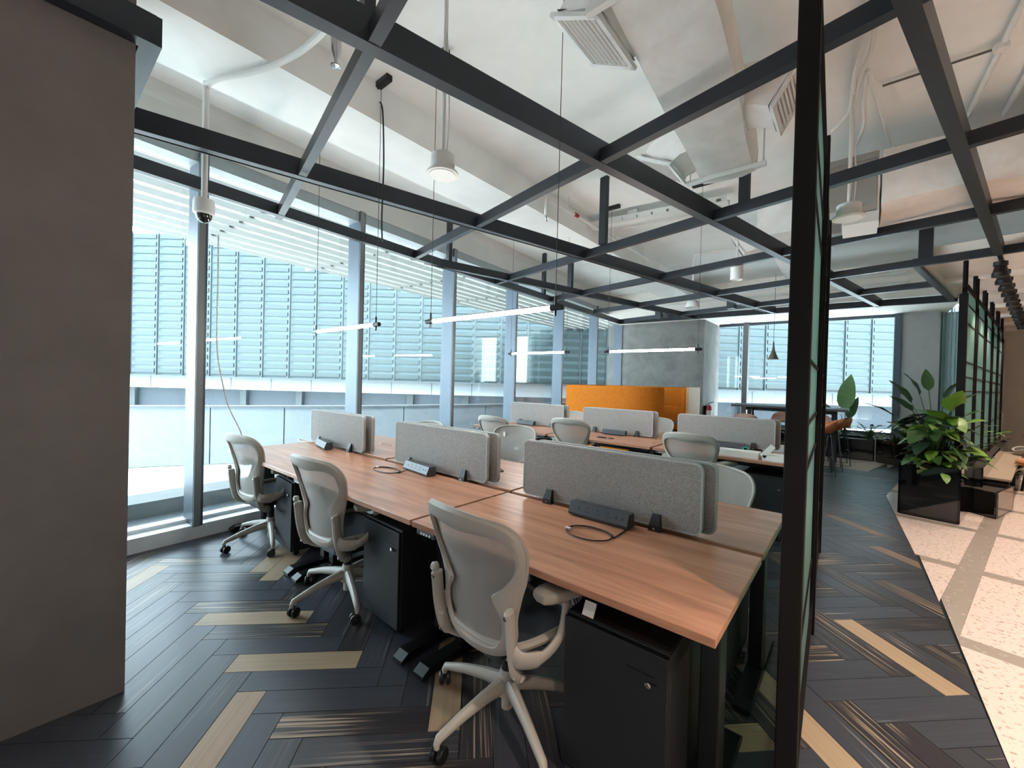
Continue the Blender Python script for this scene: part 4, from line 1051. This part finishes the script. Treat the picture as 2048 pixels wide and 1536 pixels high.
for x, l in ((-.66, 'black mobile pedestal under the far desk beside the post'), (-2.0, 'black mobile pedestal under the middle far desk'), (-3.4, 'black mobile pedestal under the far desk by the window')):
    dup(ped, (x, 4.56, 0), 0, l)
p = at(1163, 1208, .61)
tag(MB().box((0, 0, .03), (.045, .004, .05), M=Matrix.Rotation(R(-30), 3, 'X')).build('paper_tag', 'white_paper', loc=(-.72, 1.33, .60)), 'white paper tag standing on the nearest black pedestal', 'tag')
# under-desk cable bundle
t = thing('cable_bundle', 'tangled grey cables hanging under the nearest desk', 'cables', (-1.0, 1.85, .35))
for k in range(7):
    r_ = .05+.012*k
    MB().tube(smooth_path([(-.03*k, .05, .30), (-.02*k-.03, .02, .08), (-.05+.01*k, -.02, -r_*1.5), (.04, 0, -r_*1.7), (.09+.01*k, .02, -.03), (.1, .05, .30)], 5), .005, 6).build('cable_strand', 'cable_grey' if k % 2 else 'cable_black', t, smooth=True)

# ================================================================== ORANGE BOOTH
bo = thing('booth_sofa', 'high-backed orange upholstered booth with pale wood side panel', 'booth', (-3.6, 8.3, 0))
def soft(c, d, bev, name, m_='orange_fabric'): return MB().rbox(c, d, bev).build(name, m_, bo, smooth=True)
path = smooth_path([(-1.17, -.72, 0), (-.7, -.72, 0), (-.1, -.72, 0), (.3, -.68, 0), (.58, -.52, 0), (.70, -.30, 0)], 5); b = MB(); vs_ = []; n = len(path)
for k, q in enumerate(path):
    d = (path[min(k+1, n-1)]-path[max(k-1, 0)]).normalized(); sd = Vector((-d.y, d.x, 0))*.065; top = 1.38
    for off, z in ((-.065, .03), (-.065, top-.04), (-.04, top), (.04, top), (.065, top-.04), (.065, .03)): vs_.append(q+sd*(off/.065)+Vector((0, 0, z)))
b.add(vs_, [(k*6+i, k*6+(i+1) % 6, (k+1)*6+(i+1) % 6, (k+1)*6+i) for k in range(n-1) for i in range(6)]+[tuple(range(6))[::-1], tuple(range(6*n-6, 6*n))]).build('near_back', 'orange_fabric', bo, smooth=True)
soft((-1.12, .1, .71), (.14, 1.5, 1.36), .05, 'side_back')
soft((-.12, .95, .71), (2.14, .16, 1.36), .06, 'far_back')
soft((-.38, -.36, .27), (1.4, .50, .34), .05, 'near_seat')
soft((-.12, .60, .27), (1.95, .58, .34), .05, 'far_seat')
soft((-.12, .82, .72), (1.9, .14, .52), .06, 'back_cushion')
soft((.94, .62, .71), (.12, .72, 1.36), .05, 'wing')
MB().rbox((1.02, .62, .71), (.04, .80, 1.38), .006).build('wood_side', 'pale_wood', bo)
bt = thing('booth_table', 'small dark table inside the orange booth', 'table', (-3.05, 8.32, 0))
MB().rbox((0, 0, .70), (.8, .5, .025), .006).build('table_top', 'strip_dark', bt); MB().tube([(0, 0, .03), (0, 0, .69)], .03, 12).build('table_leg', 'black_metal', bt); MB().lathe([(0, 0), (.22, 0), (.22, .012), (.03, .03), (0, .03)], 24).build('table_foot', 'black_metal', bt)
# extinguisher
ex = thing('fire_extinguisher', 'small red fire extinguisher against the concrete wall corner', 'extinguisher', (-2.84, 11.15, .62))
MB().lathe([(0, 0), (.065, 0), (.068, .02), (.068, .27), (.05, .315), (.02, .33), (0, .33)], 20).build('cylinder', 'red_paint', ex, smooth=True)
MB().lathe([(.069, .07), (.0695, .07), (.0695, .2), (.069, .2)], 20).build('paper_label', 'white_paper', ex)
MB().tube(smooth_path([(0, 0, .33), (0, 0, .37), (.05, -.02, .40), (.12, -.03, .41)], 4), .01, 6).build('lever', 'black_plastic', ex); MB().tube(smooth_path([(0, 0, .36), (-.06, -.04, .34), (-.075, -.05, .2), (-.07, -.05, .08)], 4), .008, 6).build('hose', 'black_plastic', ex)
MB().box((-.09, 0, .16), (.06, .03, .3)).build('wall_bracket', 'black_metal', ex)

# ================================================================== HIGH TABLE, STOOLS, CONE LAMPS
ht = thing('high_table', 'long dark high table in front of the far windows', 'table', (-1.05, 9.95, 0))
MB().rbox((0, 0, 1.05), (1.9, .85, .045), .006).build('table_top', 'strip_dark', ht)
for x in (-.7, .7):
    for s in (-1, 1): MB().beam((x, s*.1, 1.02), (x, s*.33, .0), .06, .08, Vector((1, 0, 0))).build('trestle_leg', 'black_metal', ht)
MB().box((0, 0, .98), (1.5, .06, .06)).build('table_rail', 'black_metal', ht)
def make_stool(m_='stool_tan'):
    t = thing('bar_stool', '', 'stool', (0, 0, 0), 0, 'shell bar stools at the high table')
    b = MB(); n = 18; rows = []
    for k, (r_, z) in enumerate(((.05, .70), (.15, .70), (.20, .715), (.225, .76), (.23, .84), (.225, .92))):
        rg = []
        for j in range(n):
            a = 2*math.pi*j/n; back = max(0, -math.sin(a)); h = z
            if k >= 3: h = .74+(z-.74)*(.12+.88*back**.7)
            rg.append((r_*math.cos(a), r_*.92*math.sin(a)-.02*(k > 3)*back, h))
        rows.append(rg)
    vs = [p for r_ in rows for p in r_]; b.add(vs, [(i*n+j, i*n+(j+1) % n, (i+1)*n+(j+1) % n, (i+1)*n+j) for i in range(len(rows)-1) for j in range(n)]+[tuple(range(n))[::-1]])
    o = b.build('shell_seat', m_, t, smooth=True)
    sd = o.modifiers.new('solid', 'SOLIDIFY'); sd.thickness = .014
    for sx in (-1, 1):
        MB().tube([(sx*.13, .12, .69), (sx*.20, .20, .012), (sx*.20, -.20, .012), (sx*.13, -.13, .69)], .009, 6).build('leg_loop', 'black_metal', t)
    MB().tube([(-.185, .185, .28), (.185, .185, .28)], .009, 6).build('foot_rest', 'chrome', t)
    MB().tube([(-.185, -.185, .28), (.185, -.185, .28)], .007, 6).build('rear_rail', 'black_metal', t)
    return t
st = make_stool(); st.location = (.0, 8.62, 0); st.rotation_euler.z = R(100); st['label'] = 'tan shell bar stool nearest the camera at the high table end'
st.location = (-.46, 8.72, 0)
dup(st, (-.37, 9.4, 0), R(95), 'tan shell bar stool, second from the camera at the high table end')
dup(st, (-.28, 10.1, 0), R(98), 'tan shell bar stool furthest back at the high table end')
pk = make_stool('pink_shell'); pk.location = (-1.68, 9.3, 0); pk.rotation_euler.z = R(5); pk['label'] = 'pale pink shell stool at the left end of the high table'
dup(pk, (-1.2, 10.55, 0), R(180), 'pale shell stool behind the high table, left of the black post')
dup(pk, (-.6, 10.55, 0), R(180), 'pale shell stool behind the high table, hidden by the black post')
def cone(x, y, z, label):
    t = thing('cone_pendant', label, 'lamp', (x, y, z), 0, 'taupe cone pendant lamps')
    MB().lathe([(.095, 0), (.10, .0), (.075, .06), (.045, .13), (.025, .20), (.016, .28), (.013, .36), (0, .36), (0, .35), (.012, .2), (.06, .07), (.09, .004)], 24).build('cone_shade', 'lamp_taupe', t, smooth=True)
    MB().lathe([(0, .008), (.08, .008), (.08, .012), (0, .012)], 20).build('lamp_disc', 'led_warm', t)
    MB().tube([(0, 0, .35), (0, 0, ZC-z)], .004, 5).build('lamp_cord', 'cable_black', t)
cone(-1.31, 9.75, 2.0, 'taupe cone pendant lamp left of the black post')
cone(-.93, 9.75, 2.0, 'taupe cone pendant lamp half hidden behind the black post')

# ================================================================== PLANTS AND PLANTERS
LEAF = {}
def leaf_mesh(kind, mi):
    key = (kind, mi)
    if key in LEAF: return LEAF[key]
    L, W, fold, droop, pw = {'paddle': (1, .34, .25, .25, 1.25), 'ovate': (1, .62, .18, .3, .95), 'lance': (1, .22, .25, .3, 1.3), 'blade': (1, .10, .3, .5, 1.0)}[kind]
    b = MB(); n = 8; vs = []
    for i in range(n+1):
        t = i/n; w = W/2*(math.sin(math.pi*min(1, t**.8))**.75 if 0 < t < 1 else 0)*(1.15-.3*t); z = -droop*t*t; y = t
        for s in (-1, 0, 1): vs.append((s*w, y, z+fold*abs(s)*w+.015*math.sin(t*14+s)*abs(s)))
    fs = []
    for i in range(n):
        for s in (0, 1): fs.append((i*3+s, i*3+s+1, (i+1)*3+s+1, (i+1)*3+s))
    me = bpy.data.meshes.new('leaf'); me.from_pydata(vs, [], fs); me.materials.append(MATS['leaf_%d' % mi])
    for p in me.polygons: p.use_smooth = True
    LEAF[key] = me; return me
def leaf(parent, base, az, el, size, kind, mi, roll=0, wide=1):
    o = link('leaf', leaf_mesh(kind, mi), parent)
    M = Matrix.Rotation(az, 4, 'Z') @ Matrix.Rotation(el, 4, 'X') @ Matrix.Rotation(roll, 4, 'Y')
    o.matrix_local = Matrix.Translation(base) @ M @ Matrix.Diagonal((size*wide, size, size, 1)); return o
def plant(name, label, loc, spec, mis, kind, stem_m='leaf_0'):
    t = thing(name, label, 'plant', loc)
    b = MB()
    for (az, reach, h, size, el) in spec:
        tip = Vector((math.sin(-az)*reach, math.cos(az)*reach, h))
        b.tube(smooth_path([(0, 0, 0), (tip.x*.3, tip.y*.3, h*.55), tip], 3), [.012]*3+[.006]*4, 5)
        leaf(t, tip, az, el, size, kind, random.choice(mis), random.uniform(-.4, .4), random.uniform(.9, 1.15))
    b.build('stem', stem_m, t, smooth=True)
    return t
def rspec(n, reach, h, size, el):
    return [(random.uniform(0, 6.28), random.uniform(*reach), random.uniform(*h), random.uniform(*size), random.uniform(*el)) for _ in range(n)]
def planter(name, label, pts, h, soil=True):
    t = thing(name, label, 'planter', (pts[0][0], pts[0][1], 0)); ox, oy = pts[0][0], pts[0][1]
    pts = [Vector((p[0]-ox, p[1]-oy)) for p in pts]; n = len(pts); c = sum(pts, Vector((0, 0)))/n
    for i in range(n):
        a, d = pts[i], pts[(i+1) % n]; ln = (d-a).normalized(); inw = Vector((-ln.y, ln.x))
        if inw.dot(c-a) < 0: inw = -inw
        MB().prism([a, d, d+inw*.02, a+inw*.02], .015, h).build('planter_side', 'planter_gloss', t)
    ins = [p+(c-p).normalized()*.03 for p in pts]
    MB().prism(ins, .02, h-.04).build('soil', 'soil', t); MB().prism([p+(c-p).normalized()*.02 for p in pts], 0, .02).build('plinth', 'black_plastic', t)
    return t
planter('planter_box', 'tall glossy black planter box at the end of the corridor screens', [pv(6.59, -1.06).xy, pv(6.59, -.56).xy, pv(7.8, -.56).xy, pv(7.8, -1.06).xy], .6)
planter('planter_box', 'long glossy black planter under the corridor screens', [pv(7.83, -.95).xy, pv(7.83, -.48).xy, pv(12.9, -.48).xy, pv(12.9, -.95).xy], .5)
planter('planter_box', 'low glossy black box in front of the corridor screens', [(1.03, 7.40), (1.26, 7.18), (1.52, 7.9), (1.25, 7.98)], .30)
planter('planter_box', 'low glossy black planter along the far window', [(-1.5, 11.02), (.30, 11.02), (.30, 11.75), (-1.5, 11.75)], .43)
planter('planter_box', 'angled glossy black planter below the grey wall panel', [(.32, 10.98), (1.10, 10.46), (1.26, 10.9), (.6, 11.6)], .46)
P0 = pv(6.9, -.82)
plant('bird_of_paradise', 'tall bird of paradise plant with dark pointed leaves in the black planter', (P0.x, P0.y, .5), [(R(60), .22, .80, .36, R(62)), (R(75), .35, .62, .34, R(40)), (R(48), .16, .90, .32, R(70)), (R(20), .12, .95, .30, R(75)), (R(110), .2, .7, .3, R(50)), (R(-40), .15, .85, .33, R(60)), (R(200), .2, .6, .3, R(30)), (R(-80), .15, .75, .3, R(55))], (3, 0, 3), 'paddle')
plant('fiddle_leaf_plant', 'broad leaved green plant in the middle of the black planter', (P0.x+.02, P0.y-.05, .5), rspec(95, (.03, .25), (.1, .68), (.16, .26), (-.5, .9)), (0, 1, 1, 3, 2), 'ovate')
plant('broadleaf_plant', 'bright yellow-green broad leaf beside the first screen frame', (P0.x+.12, P0.y+.1, .5), [(R(190), .10, .72, .34, R(60)), (R(150), .12, .62, .28, R(40)), (R(230), .10, .55, .26, R(35)), (R(90), .1, .6, .25, R(50))], (4, 4, 2), 'ovate')
plant('ground_cover_plant', 'low yellowish leafy plant spilling over the black planter front', (P0.x, P0.y-.18, .54), rspec(80, (.03, .20), (.0, .24), (.10, .16), (-.6, .5)), (2, 5, 1, 5), 'ovate')
for k, (u, lb) in enumerate(((8.3, 'green plant behind the second screen frame'), (9.5, 'green plant behind the third screen frame'), (10.8, 'green plant behind the fourth screen frame'), (12.2, 'spiky plant at the far end of the corridor planter'))):
    q = pv(u, -.74); plant('leafy_plant', lb, (q.x, q.y, .42), rspec(16, (.05, .25), (.05, .5 if k < 3 else .8), (.18, .3), (-.2, .8)), (0, 1, 2), 'lance' if k != 3 else 'blade')
q = at(1700, 873, .4)
plant('bird_of_paradise', 'large bird of paradise leaves by the far window', (-.18, 11.35, .38), [(R(-5), .03, .60, .85, R(80)), (R(-40), .10, .42, .55, R(72)), (R(70), .20, .40, .62, R(62)), (R(100), .2, .35, .35, R(45)), (R(140), .1, .5, .3, R(30))], (0, 0, 1), 'paddle')
plant('bird_of_paradise', 'slim tall stems with narrow dark leaves behind the high table', (-1.05, 11.4, .38), [(R(40), .12, 1.02, .42, R(75)), (R(50), .10, .55, .25, R(60)), (R(-60), .2, .8, .3, R(50)), (R(160), .1, .7, .3, R(60))], (3,), 'lance')
plant('small_shrub', 'small bright shrub in the low planter by the far window', (.22, 11.3, .4), rspec(36, (.04, .22), (.03, .32), (.12, .22), (-.2, .9)), (1, 2, 5), 'lance')
plant('small_shrub', 'dark low shrub in the angled planter', (.62, 11.1, .42), rspec(26, (.05, .28), (.02, .22), (.1, .2), (-.4, .6)), (0, 3, 5), 'lance')
plant('small_shrub', 'pale leafed shrub behind the bar stools by the far window', (-.35, 11.25, .4), rspec(20, (.04, .2), (.03, .25), (.12, .2), (-.2, .8)), (5, 2), 'ovate')
plant('small_shrub', 'low greenery below the far window left of the high table', (-2.25, 11.82, .3), rspec(26, (.05, .25), (.05, .3), (.12, .22), (-.2, .8)), (1, 2), 'lance')
planter('planter_box', 'low planter under the far window beside the concrete wall', [(-2.85, 11.7), (-1.6, 11.7), (-1.6, 12.1), (-2.85, 12.1)], .36)

# ================================================================== CORRIDOR: counter, chairs, bench, track lights
ct = thing('wood_counter', 'long warm wood counter at the right edge of the corridor', 'counter', tuple(pv(12.2, .5)), -PA)
MB().rbox((.9, 0, .48), (3.2, .5, .9), .01).build('counter_front', 'counter_wood', ct); MB().rbox((.9, 0, .95), (3.3, .6, .04), .006).build('counter_top', 'pale_wood', ct)
bn = thing('bench_ledge', 'low pale bench ledge along the corridor planter', 'bench', tuple(pv(8.3, -.42)), -PA)
MB().rbox((.0, 1.9, .33), (.30, 3.9, .03), .005).build('bench_top', 'cream_board', bn)
for y in (.1, 1.9, 3.7): MB().rbox((0, y, .155), (.26, .05, .31), .004).build('bench_leg', 'black_metal', bn)
wc = thing('lounge_chair', 'wooden shell lounge chair at the right edge of the picture', 'chair', tuple(pv(9.9, -.02)), R(70))
b = MB(); n = 14; vs = []
for k, (z, r_) in enumerate(((.38, .20), (.40, .28), (.52, .32), (.68, .33), (.82, .31))):
    for j in range(n+1):
        a = R(180+180*j/n) if k > 1 else R(360*j/n); vs.append((r_*math.cos(a), r_*math.sin(a), z))
b.add(vs, [(k*(n+1)+j, k*(n+1)+j+1, (k+1)*(n+1)+j+1, (k+1)*(n+1)+j) for k in (0, 2, 3) for j in range(n)]+[tuple(range(n))]); o = b.build('shell', 'counter_wood', wc, smooth=True); o.modifiers.new('s', 'SOLIDIFY').thickness = .02
MB().lathe([(0, .40), (.27, .40), (.28, .43), (.25, .46), (0, .47)], 20).build('seat_cushion', 'counter_wood', wc, smooth=True)
for a in (45, 135, 225, 315): MB().tube([(.2*math.cos(R(a)), .2*math.sin(R(a)), .39), (.25*math.cos(R(a)), .25*math.sin(R(a)), 0)], .014, 8).build('leg', 'post_brown', wc)
q = at(2060, 952, 0)
dup(chair0, (q.x+.12, q.y+.1, 0), R(90), 'office chair whose black casters show at the right edge of the corridor')
tk = thing('track_rail', 'black ceiling track carrying the corridor spotlights', 'track', tuple(pv(6.85, -.36, 2.93)), -PA)
MB().box((0, 3.6, .0), (.035, 7.2, .03)).build('rail', 'track_black', tk)
sp_m = None
for k in range(13):
    q = pv(7.0+.5*k, -.36, 2.78)
    if k == 0:
        s0 = thing('track_spotlight', 'black track spotlight nearest the camera on the corridor ceiling', 'spotlight', tuple(q), -PA, 'black track spotlights over the corridor')
        MB().lathe([(.062, -.055), (.066, -.055), (.066, -.01), (.058, .0), (.045, .065), (0, .065), (0, .05), (.05, -.04)], 20).build('spot_head', 'track_black', s0, smooth=True)
        MB().lathe([(.0, .066), (.056, .066), (.056, .11), (0, .11)], 20).build('spot_driver', 'track_black', s0, smooth=True)
        MB().lathe([(0, -.035), (.048, -.035), (.048, -.03), (0, -.03)], 16).build('spot_lens', 'led_warm', s0)
        MB().tube([(0, 0, .1), (0, 0, .15)], .012, 8).build('spot_stem', 'track_black', s0)
    else:
        nm_ = ['', 'second', 'third', 'fourth', 'fifth', 'sixth', 'seventh', 'eighth', 'ninth', 'tenth', 'eleventh', 'twelfth', 'thirteenth'][k]
        dup(s0, tuple(q), -PA, nm_+' black track spotlight from the camera on the corridor ceiling')
    if k % 2 == 0:
        ld = bpy.data.lights.new('spot_light', 'SPOT'); ld.energy = 55; ld.color = (1, .79, .64); ld.spot_size = R(100); ld.spot_blend = .6; ld.shadow_soft_size = .05
        lo = bpy.data.objects.new('spot_light', ld); COL.objects.link(lo); lo.location = pv(7.0+.5*k, -.36, 2.70)
# recessed downlights in the far soffit
for (x, y, lb) in ((1465, 647, 'small recessed downlight above the far window, left of the post'), (1845, 626, 'small recessed downlight above the grey wall panel')):
    q = at(x, y, 3.088); t = thing('downlight', lb, 'downlight', tuple(q), 0, 'recessed downlights in the far soffit')
    MB().lathe([(.05, -.004), (.07, -.004), (.07, .002), (.05, .002), (.05, -.004)], 20).build('trim_ring', 'white_plastic', t); MB().lathe([(0, -.003), (.05, -.003), (.05, 0), (0, 0)], 20).build('light_disc', 'led_warm', t)

# second track over the near corridor (right of the picture)
tk2 = thing('track_rail', 'black ceiling track over the near corridor, right of the picture', 'track', tuple(pv(-1.0, 1.25, 3.2)), -PA)
MB().box((0, 3.6, 0), (.035, 7.4, .03)).build('rail', 'track_black', tk2)
for y in (.2, 3.6, 7.0): MB().tube([(0, y, .01), (0, y, ZC-3.2)], .008, 6).build('rail_rod', 'track_black', tk2)
for k in range(5):
    q = pv(-.6+1.6*k, 1.25, 3.05)
    dup(s0, tuple(q), -PA, ['first', 'second', 'third', 'fourth', 'fifth'][k]+' spotlight on the near corridor track, right of the picture', 'near corridor spotlights')
    ld = bpy.data.lights.new('spot_light', 'SPOT'); ld.energy = 230; ld.color = (1, .82, .70); ld.spot_size = R(110); ld.spot_blend = .6; ld.shadow_soft_size = .05
    lo = bpy.data.objects.new('spot_light', ld); COL.objects.link(lo); lo.location = pv(-.6+1.6*k, 1.25, 2.97)

for k in range(4):  # added lamps out of view; their floor bounce brightens the corridor soffit
    q = pv(7.6+1.8*k, 1.4, 2.78)
    dup(s0, tuple(q), -PA, ['first', 'second', 'third', 'fourth'][k]+' added unseen spotlight right of the picture, brightening the corridor ceiling', 'added lounge spotlights')
    ld = bpy.data.lights.new('spot_light', 'SPOT'); ld.energy = 70; ld.color = (1, .80, .66); ld.spot_size = R(120); ld.spot_blend = .6; ld.shadow_soft_size = .05
    lo = bpy.data.objects.new('spot_light', ld); COL.objects.link(lo); lo.location = pv(7.6+1.8*k, 1.4, 2.70)
